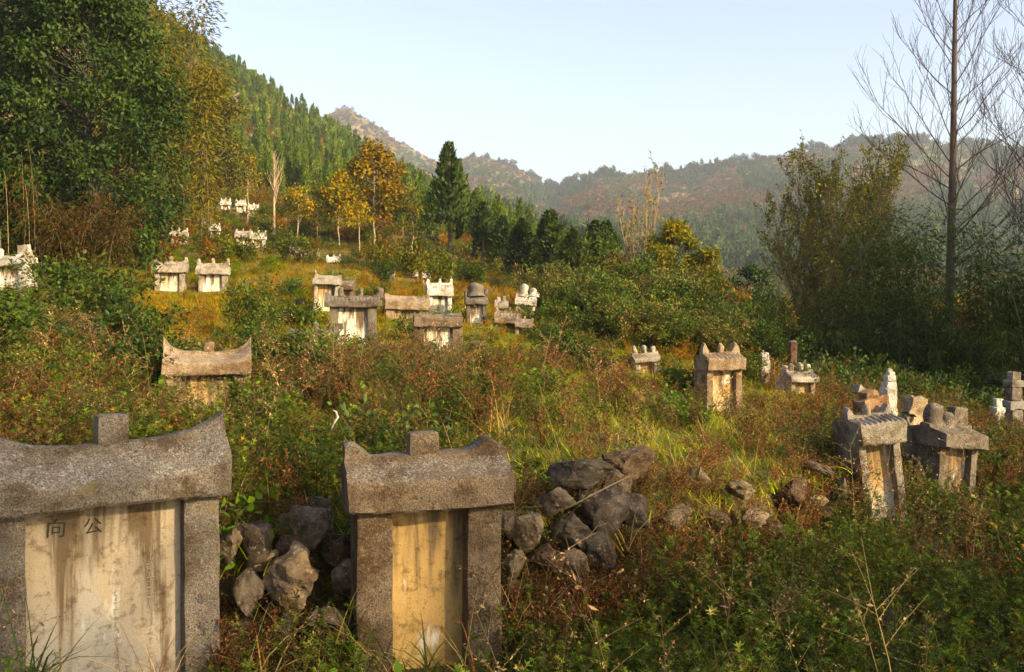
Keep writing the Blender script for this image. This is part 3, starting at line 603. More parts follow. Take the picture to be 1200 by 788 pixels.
def dryweed(seed, h=.55, stems=6, cols=RUST, leafy=.3):
    r = np.random.default_rng(seed); mb = MB()
    for k in range(stems):
        hh = h * r.uniform(.55, 1.15); P = stem_pts(r, (r.normal(0, .06), r.normal(0, .06), -.03), hh, hh * r.uniform(.05, .45))
        c0 = pal(r, cols, 1)[0] * .8; mb.tube(P, np.linspace(.0045, .0015, len(P)), 3, c0)
        for b in range(r.integers(5, 10)):
            q = along(P, [r.uniform(.35, 1)])[0]; l = hh * r.uniform(.12, .3); B = stem_pts(r, q, l * r.uniform(.4, .9), l * .8, 3)
            mb.tube(B, (.002, .0015, .001), 3, c0)
            n = r.integers(7, 14); Q = along(B, r.random(n)) + r.normal(0, .008, (n, 3)); T = rdir(r, n); T[:, 2] += .4
            mb.leaves(LEAF, Q, T, rdir(r, n), r.uniform(.012, .034, n), r.uniform(.008, .016, n), pal(r, cols, n, .3))
        n = int(12 * leafy * 3); Q = along(P, r.random(n)); T = rdir(r, n); T[:, 2] *= .5
        mb.leaves(LEAF, Q, T, rdir(r, n), r.uniform(.03, .07, n), r.uniform(.010, .02, n), pal(r, cols + GREEN[:2], n, .25))
    return mb.build('dryweed')
def tuft(seed, L=.45, n=34, w=.009, cols=GREEN, spread=.06, up=1.1, curl=(0, 1, 2)):
    r = np.random.default_rng(seed); mb = MB()
    for ci in curl:
        m = n // len(curl); th = r.uniform(0, 6.28, m); P = np.stack([r.normal(0, spread, m), r.normal(0, spread, m), np.full(m, -.03)], -1)
        T = np.stack([np.cos(th), np.sin(th), up + np.abs(r.normal(0, .7, m))], -1); N = np.stack([-np.cos(th) * up, -np.sin(th) * up, np.ones(m)], -1)
        mb.leaves(BLADES[ci], P, T, N, L * r.uniform(.45, 1.15, m), w * r.uniform(.6, 1.2, m), pal(r, cols, m, .22))
    return mb.build('tuft')
def shrub(seed, h=1.0, rad=.5, stems=9, n=700, L=.09, cols=GREEN, aspect=.5, leaf=LEAF, droop=0.):
    """leafy shrub: stems and leaves gathered in uneven sprays"""
    r = np.random.default_rng(seed); mb = MB(); sprays = []
    for k in range(stems):
        hh = h * r.uniform(.45, 1.0); P = stem_pts(r, (r.normal(0, rad * .2), r.normal(0, rad * .2), -.05), hh, rad * r.uniform(.1, 1.0), 6)
        mb.tube(P, np.linspace(.012, .004, len(P)) * (h / 1.0) ** .5, 4, (.09, .06, .035))
        for b in range(5):
            q = along(P, [r.uniform(.3, 1)])[0]; l = h * r.uniform(.12, .3); B = stem_pts(r, q, l * r.uniform(.1, .9), l, 4); mb.tube(B, np.linspace(.004, .0015, 4), 3, (.09, .07, .035)); sprays.append(B)
    m = max(4, n // len(sprays))
    for B in sprays:
        Q = along(B, r.random(m) ** .7) + r.normal(0, L * .55, (m, 3)); T = (Q - B[0]) * .6 / (h * .2) + rdir(r, m) * .8; T[:, 2] += .15 - droop
        N = np.tile([0, 0, 1.], (m, 1)) + r.normal(0, .55, (m, 3))
        cc = pal(r, cols, 1)[0]; c = (pal(r, cols, m) + cc) / 2
        mb.leaves(leaf, Q, T, N, L * r.uniform(.55, 1.2, m), L * aspect * r.uniform(.7, 1.1, m), c)
    return mb.build('shrub')

# leaves for whole trees: clumps spread through the crown's volume
def clump_leaves(mb, r, c, rad, n, L, asp, cols, flat=.75, leaf=LEAF, hang=0.):
    v = rdir(r, n) * (r.random((n, 1)) ** .45); Q = np.asarray(c) + v * rad * np.array([1, 1, flat]) + r.normal(0, rad * .12, (n, 3))
    T = v + rdir(r, n) * .9; T[:, 2] -= hang; N = v * .6 + np.array([0, 0, .8]) + r.normal(0, .5, (n, 3))
    cc = pal(r, cols, 1)[0]; mb.leaves(leaf, Q, T, N, L * r.uniform(.6, 1.25, n), L * asp * r.uniform(.7, 1.15, n), pal(r, cols, n) * .55 + cc * .45)
def leafy_tree(seed, h, crown_w, crown_lo, clumps, per, L, cols, trunk_r=.1, flat=.75, rad=.14, bark=(.16, .12, .08), asp=.5, shape=1.0, hang=0., lean=.0, leaf=LEAF, hollow=.35):
    r = np.random.default_rng(seed); tr = MB(); cr = MB()
    top = h * .86; P = np.stack([np.linspace(0, lean * h, 8) + r.normal(0, .02 * h * .4, 8), r.normal(0, .02 * h * .4, 8), np.linspace(-.3, top, 8)], -1); P[0, :2] = 0
    tr.tube(P, np.linspace(trunk_r, trunk_r * .22, 8), 7, bark)
    for k in range(clumps):
        t = r.random(); z = h * (crown_lo + (1 - crown_lo) * t)
        env = (math.sin(math.pi * min(1, (t * .9 + .12)) ** shape)) ** .7 * crown_w / 2
        a = r.uniform(0, 6.28); q = env * (hollow + (1 - hollow) * r.random() ** .5); c = np.array([lean * z + math.cos(a) * q, math.sin(a) * q, z])
        b0 = along(P, [min(.98, max(.2, (z / h - .12 * r.random() - .06) / .86))])[0]
        mid = (b0 + c) / 2 + np.array([0, 0, -.04 * h * r.random()]); tr.tube([b0, mid, c], np.array((trunk_r * .28, trunk_r * .18, trunk_r * .06)) * (.4 if clumps > 140 else 1), 4, bark)
        clump_leaves(cr, r, c, h * rad * r.uniform(.6, 1.25), per, L, asp, cols, flat, leaf, hang)
    return tr.build('trunk', True), cr.build('crown')
def cypress(seed, h=5.5, rw=.9, n=1500, L=.34, cols=None, lo=.06):
    r = np.random.default_rng(seed); tr = MB(); cr = MB(); cols = cols or [(.085, .13, .025), (.115, .16, .033), (.06, .095, .02), (.15, .165, .03)]
    tr.tube([(0, 0, -.4), (0, 0, h * .5), (0, 0, h * .95)], (.10 * h / 6, .06 * h / 6, .015), 6, (.13, .09, .06))
    nc = 36; ph = r.uniform(0, 6.28, nc); zc = r.random(nc)
    t = r.random(n) ** 1.1; ci = r.integers(0, nc, n); a = ph[ci] + r.normal(0, .28, n); t = np.clip(zc[ci] * .75 + t * .3, 0, 1)
    env = rw * (np.clip(1 - t, 0, 1) ** .62) * np.minimum(1, (t + .04) / .16) * (.72 + .28 * np.sin(3 * ph[ci] + 9 * zc[ci]))
    q = env * (.35 + .65 * r.random(n) ** .4); P = np.stack([np.cos(a) * q, np.sin(a) * q, h * (lo + (1 - lo) * t)], -1)
    T = np.stack([np.cos(a) * .55, np.sin(a) * .55, np.full(n, 1.0)], -1) + rdir(r, n) * .45; N = np.stack([np.cos(a), np.sin(a), np.full(n, .3)], -1) + rdir(r, n) * .6
    cc = pal(r, cols, nc, .3); mb_c = pal(r, cols, n) * .5 + cc[ci] * .5
    cr.leaves(LEAF, P, T, N, L * r.uniform(.6, 1.3, n), L * .42 * r.uniform(.6, 1.2, n), mb_c)
    return tr.build('trunk', True), cr.build('crown')
def bamboo(seed, h=7, canes=22, spread=1.0, per=170, L=.22, cols=GREEN, cane=(.22, .22, .08), bend=.22, lo=.25, w=.14, puff=.075):
    r = np.random.default_rng(seed); tr = MB(); cr = MB()
    for k in range(canes):
        hh = h * r.uniform(.6, 1.05); a = r.uniform(0, 6.28); t = np.linspace(0, 1, 9)[:, None]
        b = np.array([r.normal(0, spread * .4), r.normal(0, spread * .4), -.2]); P = b + np.array([math.cos(a), math.sin(a), 0]) * hh * bend * r.uniform(.3, 1.4) * t ** 2.4 + np.array([0, 0, 1]) * hh * (t - .16 * t ** 3)
        tr.tube(P, np.linspace(.016, .005, 9) * (h / 6), 4, np.array(cane) * r.uniform(.6, 1.3))
        m = per; tt = lo + (1 - lo) * r.random(m) ** .75; Q = along(P, tt); off = rdir(r, m) * np.array([1, 1, .45]) * (hh * puff) * r.random((m, 1)) ** .5 * 1.6
        T = off + rdir(r, m) * .12; T[:, 2] -= .16; N = np.tile([0, 0, 1.], (m, 1)) + r.normal(0, .5, (m, 3)); cc = pal(r, cols, 1)[0]
        cr.leaves(LEAF, Q + off, T, N, L * r.uniform(.6, 1.25, m), L * w * r.uniform(.8, 1.3, m), pal(r, cols, m) * .6 + cc * .4)
    return tr.build('canes', True), cr.build('crown')
def bare_tree(seed, h, r0, spread=.62, levels=3, col=(.085, .065, .05), kids=(17, 7, 5), lo=.22, up=.9, leafcols=None, nleaf=0, stems=1, L=.12, crown_len=.42, tw=1.0, limb=.42, rise=.06):
    r = np.random.default_rng(seed); tr = MB(); cr = MB(); tips = []
    def grow(P0, d0, L0, rad, lev):
        n = 7 if lev == 0 else 5; P = [np.array(P0, float)]; d = np.array(d0, float)
        for i in range(n - 1):
            d = d + r.normal(0, (.016 if stems == 1 else .05) if lev == 0 else .12, 3) + np.array([0, 0, rise if lev else .03]); d /= np.linalg.norm(d); P.append(P[-1] + d * L0 / (n - 1))
        P = np.array(P); tr.tube(P, np.linspace(rad, max(.0035 * tw, rad * (.2 if lev else .25)), n), 6 if lev == 0 else (4 if lev == 1 else 3), col)
        if lev >= 2: tips.append(P)
        if lev < levels:
            k = kids[lev]
            for j in range(k):
                t = lo + (1 - lo) * (j + r.random()) / k if lev == 0 else .15 + .82 * (j + r.random()) / k
                q = along(P, [t])[0]; a = j * 2.4 + r.normal(0, .5)
                ax = np.array([math.cos(a), math.sin(a), 0]); dd = ax * spread * (1 - .35 * t if lev == 0 else 1) + np.array([0, 0, up]) * (.65 + .6 * t) + (d * .3 if lev else 0); dd /= np.linalg.norm(dd)
                if lev: dd = dd * .7 + (P[-1] - P[0]) / np.linalg.norm(P[-1] - P[0]) * .7; dd /= np.linalg.norm(dd)
                l = (L0 * crown_len * (1.12 - .72 * t) if lev == 0 else L0 * r.uniform(.3, .55)); grow(q, dd, l * r.uniform(.75, 1.15), max(.005 * tw, rad * (limb * (1.05 - .6 * t) if lev == 0 else .5)), lev + 1)
    for s_ in range(stems):
        b = (0, 0, -.4) if stems == 1 else (r.normal(0, .12), r.normal(0, .12), -.4)
        grow(b, (0, 0, 1) if stems == 1 else (r.normal(0, .26), r.normal(0, .26), 1), h * (1 if stems == 1 else r.uniform(.7, 1)), r0 * (1 if stems == 1 else r.uniform(.5, 1)), 0)
    if leafcols and nleaf:
        for P in tips:
            m = max(1, nleaf // len(tips)); Q = along(P, r.random(m)) + r.normal(0, .05, (m, 3)); cr.leaves(LEAF, Q, rdir(r, m), rdir(r, m), L * r.uniform(.6, 1.2, m), L * .4, pal(r, leafcols, m))
    return tr.build('trunk', True), (cr.build('crown') if cr.n else None)

def plant_thing(name, label, cat, meshes, loc, scale=1.0, rotz=0., group=None, parts=('trunk', 'crown')):
    root = empty(name, loc, (0, 0, rotz)); root.scale = (scale, scale, scale) if not isinstance(scale, tuple) else scale
    tag(root, label, cat, group)
    link(parts[0], meshes[0], M_BARK, root)
    if meshes[1] is not None: link(parts[1], meshes[1], M_LEAF, root)
    return root

# ------------------------------------------------------------------ scatter (ground cover nobody could count)
def scatter(name, label, cat, protos, pts, rots, scl, idx, tint, kind='stuff'):
    pc = bpy.data.collections.new(name + '_kinds')
    uq = list(dict.fromkeys(protos)); idx = np.array([uq.index(p) for p in protos])[np.asarray(idx)]; protos = [p.copy() for p in uq]
    for i, p in enumerate(protos): p.name = '%s_%02d' % (name, i); pc.objects.link(p)
    me = bpy.data.meshes.new(name); n = len(pts); me.vertices.add(n); me.vertices.foreach_set('co', np.asarray(pts, np.float32).ravel())
    for an, ty, val, key in (('rot', 'FLOAT_VECTOR', rots, 'vector'), ('scl', 'FLOAT', scl, 'value'), ('pick', 'INT', idx, 'value'), ('tint', 'FLOAT_COLOR', np.concatenate([tint, np.ones((n, 1))], 1), 'color'), ('tinted', 'FLOAT', np.ones(n), 'value')):
        a = me.attributes.new(an, ty, 'POINT'); a.data.foreach_set(key, np.asarray(val, np.int32 if ty == 'INT' else np.float32).ravel())
    o = link(name, me); tag(o, label, cat, kind=kind)
    ng = bpy.data.node_groups.new(name, 'GeometryNodeTree')
    ng.interface.new_socket('Geometry', in_out='INPUT', socket_type='NodeSocketGeometry'); ng.interface.new_socket('Geometry', in_out='OUTPUT', socket_type='NodeSocketGeometry')
    gi = ng.nodes.new('NodeGroupInput'); go = ng.nodes.new('NodeGroupOutput'); ip = ng.nodes.new('GeometryNodeInstanceOnPoints'); ci = ng.nodes.new('GeometryNodeCollectionInfo')
    ci.inputs['Collection'].default_value = pc; ci.inputs['Separate Children'].default_value = True; ci.inputs['Reset Children'].default_value = True
    def na(nm, ty):
        x = ng.nodes.new('GeometryNodeInputNamedAttribute'); x.data_type = ty; x.inputs['Name'].default_value = nm; return x.outputs['Attribute']
    e2r = ng.nodes.new('FunctionNodeEulerToRotation'); L = ng.links.new
    L(na('rot', 'FLOAT_VECTOR'), e2r.inputs[0]); L(e2r.outputs[0], ip.inputs['Rotation']); L(na('scl', 'FLOAT'), ip.inputs['Scale']); L(na('pick', 'INT'), ip.inputs['Instance Index'])
    ip.inputs['Pick Instance'].default_value = True
    L(gi.outputs[0], ip.inputs['Points']); L(ci.outputs[0], ip.inputs['Instance']); L(ip.outputs[0], go.inputs[0])
    md = o.modifiers.new('scatter', 'NODES'); md.node_group = ng
    return o
def wedge(n, px0, px1, d0, d1, r):
    """points spread evenly over the ground between two depths"""
    d = np.sqrt(r.uniform(d0 ** 2, d1 ** 2, n)); return r.uniform(px0, px1, n), d
def clear(px, d, tall=False):
    x = (px - CX) / F * d; ok = np.ones(len(x), bool)
    for fx, fy, fr in FOOT: ok &= ((x - fx) ** 2 + (d - fy) ** 2) > (fr * .8) ** 2
    if tall:
        for fx, fy, nx_, ny_, hw, ln in FRONTS:
            dx, dy = x - fx, d - fy; al = dx * nx_ + dy * ny_; ac = np.abs(dx * ny_ - dy * nx_); ok &= ~((al > 0) & (al < ln * (1 + fy / 16)) & (ac < hw))
    return ok
def finish(px, d): return np.stack([(px - CX) / F * d, d, ground_z(px, d)], -1)
def put(name, label, cat, protos, n, zone, dens, tall, smin, smax, tintf, seed, sink=.02, tilt=.12):
    r = np.random.default_rng(seed); px, d = wedge(n, *zone, r)
    keep = clear(px, d, tall) & (r.random(n) < dens(px, d)); px, d = px[keep], d[keep]; m = len(px)
    P = finish(px, d); P[:, 2] -= sink
    rot = np.stack([r.normal(0, tilt, m), r.normal(0, tilt, m), r.uniform(0, 6.28, m)], -1)
    scatter(name, label, cat, protos, P, rot, r.uniform(smin, smax, m), r.integers(0, len(protos), m), tintf(px, d, r))

# ------------------------------------------------------------------ ground cover
def wn(px, d, s, seed): return n2((px - CX) / F * d, d, s, seed, 3)
def low(px, d): return d < dwall(px) + .05
def jit(lo=.75, hi=1.25):
    return lambda px, d, r: np.repeat(r.uniform(lo, hi, (len(px), 1)), 3, 1)
def band(x, a, b, soft): return sstep(a - soft, a + soft, x) * (1 - sstep(b - soft, b + soft, x))
mug = [proto('m', mugwort(10 + i, .30 + .05 * i, 6 + i % 3), M_LEAF) for i in range(5)]
mugd = [proto('m', mugwort(30 + i, .42 + .05 * i, 7, .085, GREEN + SAGE[:2]), M_LEAF) for i in range(4)]
weeds = [proto('w', dryweed(50 + i, .45 + .07 * i, 6 + i % 3), M_DRY) for i in range(5)]
weedg = [proto('w', dryweed(70 + i, .5 + .08 * i, 7, [(.12, .10, .04), (.16, .11, .05), (.09, .085, .03)], .8), M_DRY) for i in range(4)]
tg = [proto('t', tuft(90 + i, .38 + .06 * i, 33, .010), M_LEAF) for i in range(4)]
ts = [proto('t', tuft(110 + i, .42 + .08 * i, 21, .007, STRAW), M_DRY) for i in range(4)]
turf = [proto('t', tuft(130 + i, .13, 75, .006, [(.15, .165, .03), (.19, .185, .04), (.11, .135, .025), (.24, .19, .06)], .12, .9), M_LEAF) for i in range(4)]
gold = [proto('t', tuft(150 + i, .55, 60, .016, GOLD + [(.16, .16, .04)], .16, .9), M_DRY) for i in range(4)]
lowsh = [proto('s', shrub(170 + i, .55, .4, 7, 420, .075, GREEN), M_LEAF) for i in range(4)]
fern = [proto('s', shrub(190 + i, .5, .42, 8, 520, .10, [(.07, .11, .025), (.05, .085, .02), (.10, .13, .03)], .28), M_LEAF) for i in range(3)]
bush = [proto('s', shrub(210 + i, 1.3, .9, 9, 620, .17, [(.13, .13, .03), (.09, .11, .025), (.18, .14, .035)], .5), M_LEAF) for i in range(3)]

FG = (-260, 1460, 2.6, 13)
def meadow(px, d): return np.maximum(band(px, 590, 965, 45) * band(d, 7.6, 18.5, .8), band(px, 530, 680, 40) * band(d, 13, 23, 1.5)) * (.75 + .25 * sstep(.15, -.1, wn(px, d, .5, 60)))
put('mugwort_carpet', 'knee-high grey-green mugwort and weeds carpeting the foreground', 'weeds', mug, 3300, FG,
    lambda px, d: np.where(low(px, d), band(px, 570, 2000, 60) * .95 + .30 * (px <= 570), .10 * (1 - meadow(px, d)) + .35 * (px > 980)) * (.55 + .45 * sstep(-.2, .1, wn(px, d, 1.1, 61))), True, .6, 1.2, lambda px, d, r: np.array([1.0, 1.1, .8]) * r.uniform(.5, 1.35, (len(px), 1)), 1)
put('dark_mugwort', 'taller dark green weeds mixed through the foreground and terrace', 'weeds', mugd, 2600, FG,
    lambda px, d: np.where(low(px, d), .28, .42 + .4 * band(px, -300, 330, 60)) * (.3 + .7 * sstep(-.15, .2, wn(px, d, .8, 62))) * (1 - .95 * meadow(px, d)), True, .6, 1.2, lambda px, d, r: np.array([1.05, 1.1, .8]) * r.uniform(.55, 1.3, (len(px), 1)), 2)
put('foreground_grass', 'loose tufts of green grass between the weeds', 'grass', tg, 2600, FG,
    lambda px, d: (.35 + .4 * sstep(0, .25, wn(px, d, .9, 63))) * (1 - .9 * meadow(px, d)), True, .45, 1.1, jit(.8, 1.5), 3)
put('foreground_straw', 'dry straw-coloured grass stalks in the foreground', 'grass', ts, 2400, FG,
    lambda px, d: .10 + .45 * sstep(.0, .25, wn(px, d, 1.0, 64)) + .35 * (np.abs(d - dwall(px)) < .5), False, .5, 1.15, jit(.6, 1.1), 4)
put('rusty_weeds', 'reddish-brown dried weeds along the terrace edge', 'weeds', weeds, 5200, (-260, 1460, 4, 17),
    lambda px, d: np.where(low(px, d), .03 + .35 * (np.abs(d - dwall(px)) < .6) * (px > 600), .08 + .42 * sstep(-.0, .22, wn(px, d, .55, 65)) * (1 - .9 * meadow(px, d))), True, .4, .95, jit(.65, 1.2), 5)
put('brown_weeds', 'dull olive-brown dried weeds covering the terrace', 'weeds', weedg, 4200, (-260, 1460, 4, 17),
    lambda px, d: np.where(low(px, d), .12, .4) * sstep(-.25, .15, wn(px, d, .6, 66)) * (1 - .95 * meadow(px, d)), True, .4, .95, jit(.7, 1.2), 6)
def bank_points():
    r = np.random.default_rng(44); n = 1900; px = np.where(r.random(n) < .35, r.uniform(585, 800, n), r.uniform(-200, 1060, n)); d = dwall(px) + r.uniform(-.55, .35, n)
    k = clear(px, d, True) & (r.random(n) < np.interp(px, [0, 230, 300, 430, 600, 760], [.3, .5, .75, .6, .7, .95])); px, d = px[k], d[k]; P = finish(px, d); m = len(px)
    scatter('bank_weeds', 'straw and rusty weeds hanging over the stone walls', 'weeds', [proto('b', dryweed(240 + i, .5, 7), M_DRY) for i in range(3)] + [proto('b', tuft(250 + i, .6, 24, .008, STRAW + GREEN[:2], .05, .7), M_DRY) for i in range(3)] + [proto('b', mugwort(255, .36, 7), M_LEAF)],
            P, np.stack([r.normal(.35, .25, m), r.normal(0, .2, m), r.normal(0, .4, m)], -1), r.uniform(.4, .95, m) * np.where(d > dwall(px), .62, 1.0), r.integers(0, 7, m), np.repeat(r.uniform(.7, 1.2, (m, 1)), 3, 1))
bank_points()
put('short_turf', 'short yellow-green turf on the flat terrace', 'grass', turf, 26000, (-260, 1460, 5, 30),
    lambda px, d: np.where(low(px, d), .25, .85), False, .8, 1.7, lambda px, d, r: np.array([1.35, 1.45, .8]) * r.uniform(.8, 1.6, (len(px), 1)), 7)
put('terrace_ferns', 'low leafy green plants dotted over the terrace', 'plants', fern + lowsh, 3000, (-260, 1460, 7, 30),
    lambda px, d: np.where(low(px, d), .04, .42) * sstep(.0, .22, wn(px, d, .3, 67)) * (1 - .95 * meadow(px, d)) * np.interp(d, [15, 20], [1, .45]), True, .6, 1.5, jit(.7, 1.25), 8)
put('slope_weeds', 'rust and olive weeds on the mid slope', 'weeds', weeds + weedg, 9000, (-260, 1460, 15, 36),
    lambda px, d: (.08 + .35 * sstep(-.05, .25, wn(px, d, .3, 68))) * (1 - .9 * meadow(px, d)), True, .3, .75, lambda px, d, r: np.array([1.5, 1.35, .9]) * r.uniform(.8, 1.5, (len(px), 1)), 9)
put('golden_grass', 'golden autumn grass on the sunlit slope', 'grass', gold, 22000, (-260, 1000, 14, 46),
    lambda px, d: (.3 + .7 * sstep(-.2, .15, wn(px, d, .22, 69))) * (1 - .85 * band(px, 600, 1000, 60)), True, .28, .62, lambda px, d, r: np.stack([np.ones(len(px)), 1.06 + .3 * wn(px, d, .15, 70), np.full(len(px), .9)], -1) * r.uniform(.8, 1.45, (len(px), 1)), 10)
put('slope_greens', 'bright green and yellow low plants dotted over the sunlit slope', 'plants', lowsh + fern, 5200, (-260, 760, 17, 75),
    lambda px, d: .75 * sstep(.0, .2, wn(px, d, .16, 74)), True, .35, .85, lambda px, d, r: np.where((r.random(len(px)) < .3)[:, None], np.array([[2.6, 1.7, .8]]), np.array([[1.5, 1.5, .9]])) * r.uniform(.7, 1.3, (len(px), 1)), 14)
put('dead_stalks', 'tall thin dead stalks sticking out of the weeds', 'weeds', [proto('d', dryweed(260 + i, 1.0, 2, [(.26, .17, .09), (.18, .11, .06), (.34, .24, .13)], .15), M_DRY) for i in range(4)] + [proto('d', tuft(265 + i, .95, 9, .010, STRAW + GREEN[:2], .08, 1.6), M_DRY) for i in range(3)], 900, (-260, 1460, 4.2, 16),
    lambda px, d: .28 * (1 - .8 * meadow(px, d)), True, .5, 1.0, jit(.7, 1.3), 15)
put('broad_leaves', 'scattered broad-leaved weeds in the foreground', 'weeds', [proto('d', shrub(270 + i, .42, .3, 6, 130, .08, [(.09, .14, .025), (.12, .17, .035), (.07, .11, .02)], .7, LEAF6), M_LEAF) for i in range(3)], 900, (-260, 1460, 4.2, 18),
    lambda px, d: .5 * sstep(.02, .2, wn(px, d, .7, 75)) * (1 - .9 * meadow(px, d)), True, .5, 1.1, jit(.8, 1.3), 16)
put('upper_slope_grass', 'golden and green grass clumps on the upper slope', 'grass', gold + gold + lowsh, 30000, (-260, 760, 40, 110),
    lambda px, d: .25 + .7 * sstep(-.2, .2, wn(px, d, .09, 71)), True, .4, .85, lambda px, d, r: np.stack([np.ones(len(px)), .95 + .4 * wn(px, d, .06, 72), np.full(len(px), .9)], -1) * r.uniform(.6, 1.2, (len(px), 1)), 11)
put('hillside_scrub', 'olive and rusty scrub between the hillside trees', 'scrub', bush, 9000, (-260, 760, 34, 300),
    lambda px, d: .2 + .7 * sstep(-.1, .2, wn(px, d, .05, 73)) * np.interp(d, [34, 60, 80], [.0, .08, 1]), True, .5, 1.2, lambda px, d, r: np.where((r.random(len(px)) < .3)[:, None], np.array([[1.9, .95, .6]]), np.array([[.9, 1.0, .8]])) * r.uniform(.6, 1.25, (len(px), 1)), 12)
vbush = [proto('s', shrub(230 + i, 1.8, 1.5, 12, 900, .15, [(.10, .11, .03), (.075, .095, .025), (.14, .12, .035)], .6), M_LEAF) for i in range(3)]
put('valley_scrub', 'mixed scrub along the valley floor beyond the thicket', 'scrub', vbush, 11000, (640, 1700, 48, 340),
    lambda px, d: np.full(len(px), .8), False, .8, 1.9, lambda px, d, r: np.where((r.random(len(px)) < .35)[:, None], np.array([[1.7, 1.0, .6]]), np.array([[.8, 1.0, .8]])) * r.uniform(.6, 1.25, (len(px), 1)), 13)

# ------------------------------------------------------------------ shrubs one can tell apart
SH = [shrub(300 + i, 1.5, .95, 14, 1900, .115, c, .55) for i, c in enumerate(([(.065, .095, .02), (.09, .12, .025), (.05, .07, .018)], [(.10, .125, .028), (.06, .095, .025), (.12, .13, .03)], [(.055, .085, .02), (.075, .105, .025), (.04, .06, .015)]))]
SHB = [shrub(310 + i, 1.0, .75, 10, 900, .13, c, .6) for i, c in enumerate(([(.07, .11, .02), (.10, .14, .03)], [(.05, .085, .025), (.08, .11, .03)]))]
SHT = [shrub(320 + i, 2.2, 1.6, 20, 3200, .14, c, .45) for i, c in enumerate(([(.09, .125, .03), (.12, .15, .035), (.065, .095, .025)], [(.11, .13, .035), (.15, .15, .04), (.08, .10, .03), (.20, .14, .05)]))]
def shrub_at(label, mesh, px, d, s, rz=0., group=None):
    p = gpt(px, d); o = link('shrub', mesh, M_LEAF, None, p, rz); o.scale = (s, s, s * random.uniform(.9, 1.1)); tag(o, label, 'shrub', group); return o
for i, (x, d, k, s, lb) in enumerate((
    (20, 15.5, 0, .72, 'broad leafy green shrub at the left edge under white tomb top'), (88, 17.5, 1, 1.05, 'yellow-green spreading shrub with brown stems on left bank'), (150, 15, 2, .8, 'dark green shrub right of the brown-stemmed one on left bank'),
    (-40, 12, 0, .9, 'green shrub cut off by the left edge above the big front tomb'), (170, 12.2, 2, .72, 'dark glossy shrub touching the left side of the boat-roofed tomb'), (128, 20, 1, .75, 'light green shrub below the big tree, left of cream pair'),
    (66, 24, 0, .75, 'bushy green shrub at the foot of the big dark tree'), (288, 20, 1, .80, 'bright green rounded shrub on the slope below the cream pair'), (330, 15, 0, .55, 'small green shrub right of the boat-roofed tomb'),
    (420, 18.3, 0, .42, 'low green shrub at the foot of the wide grey tomb'), (300, 16, 2, .5, 'low dark shrub under the bright rounded one'), (60, 10.5, 1, .5, 'low leafy shrub behind the large front tomb roof'),
    (650, 19, 0, .5, 'small green shrub in the grass left of the thicket'), (684, 18.5, 2, .45, 'small dark shrub in the grass beside the squat brown stone'), (880, 19.5, 1, .5, 'yellow-green shrub right of the three-horned ochre tomb'),
    (808, 16.6, 0, .5, 'green shrub hugging the left side of the three-horned ochre tomb'), (1018, 17, 2, .4, 'small dark shrub behind the leaning cream tomb'), (1150, 14, 0, .32, 'low green shrub in front of small white stone pillar'),
    (395, 30, 1, .6, 'yellowish shrub above the pale ochre upswept tomb'), (450, 34, 0, .6, 'green shrub on the slope above the brown sunken roof'), (330, 42, 1, 1.0, 'orange-edged shrub right of the two close far tombs'), (555, 36, 0, .9, 'green shrub behind the narrow grey tomb'))):
    shrub_at(lb, SH[k], x, d, s, i * 1.3)
for x, d, s, lb in ((284, 11.2, .42, 'low shrub hiding the right pillar of the boat-roofed tomb'),): shrub_at(lb, SH[1], x, d, s, x)
# the thicket in the middle
for i, (x, d, s) in enumerate(((655, 25, .62), (690, 26, .8), (725, 25, .85), (760, 26, .9), (795, 25.5, .85), (830, 24.5, .72), (705, 23, .6), (750, 22.8, .62), (790, 22.5, .6), (840, 22, .55), (865, 23, .62), (675, 30, .9), (735, 30, 1.0), (800, 30, 1.0), (880, 26, .7), (640, 30, .7), (905, 22.5, .55))):
    shrub_at('rounded green bush in the dense thicket across the middle', SHT[i % 2], x, d, s, i * .9, 'thicket bushes')

# single grass tufts, a stick and a curled stalk that stand out
BIGT = [tuft(290 + i, .62, 26, .014, [(.10, .14, .03), (.14, .17, .04), (.07, .10, .02)], .05, 1.0) for i in range(2)] + [tuft(295 + i, .62, 22, .010, STRAW + [(.2, .09, .04)], .06, .8) for i in range(2)]
for i, (x, y, d, k, s_, lb) in enumerate(((40, 800, 4.85, 0, .9, 'long green grass tuft at the lower left corner before the large tomb'), (185, 812, 4.9, 2, .75, 'thin straw tuft before the right half of the large tomb slab'), (455, 792, 5.5, 2, 1.0, 'dry straw tuft at the left foot of the brown horned tomb'),
        (505, 790, 5.55, 1, .95, 'green blades before the ochre slab of the brown horned tomb'), (555, 795, 5.5, 3, .9, 'dry grass tuft at the right foot of the brown horned tomb'), (370, 770, 5.7, 3, 1.0, 'straw tuft drooping over the lowest rocks of the wall'), (410, 775, 5.6, 1, .9, 'green grass tuft between lowest rocks and brown horned tomb'),
        (300, 790, 5.5, 2, .9, 'straw tuft at the foot of the rock wall near the large tomb'), (640, 705, 6.4, 3, .9, 'straw tuft below the tumbled boulders'), (730, 640, 6.8, 2, 1.1, 'long arching straw tuft right of the tumbled boulders'))):
    o = link('grass_tuft', BIGT[k], M_DRY if k > 1 else M_LEAF, None, at(x, y, d), i * 1.7); o.scale = (s_, s_, s_); tag(o, lb, 'grass')
mb = MB(); mb.tube([at(668, 594, 6.55), at(700, 577, 6.5), at(738, 558, 6.7)], (.004, .006, .003), 5, (.26, .20, .11)); tag(link('dry_stick', mb.build('dry_stick', True), M_BARK), 'pale dry stick lying across the dark boulders', 'stick')
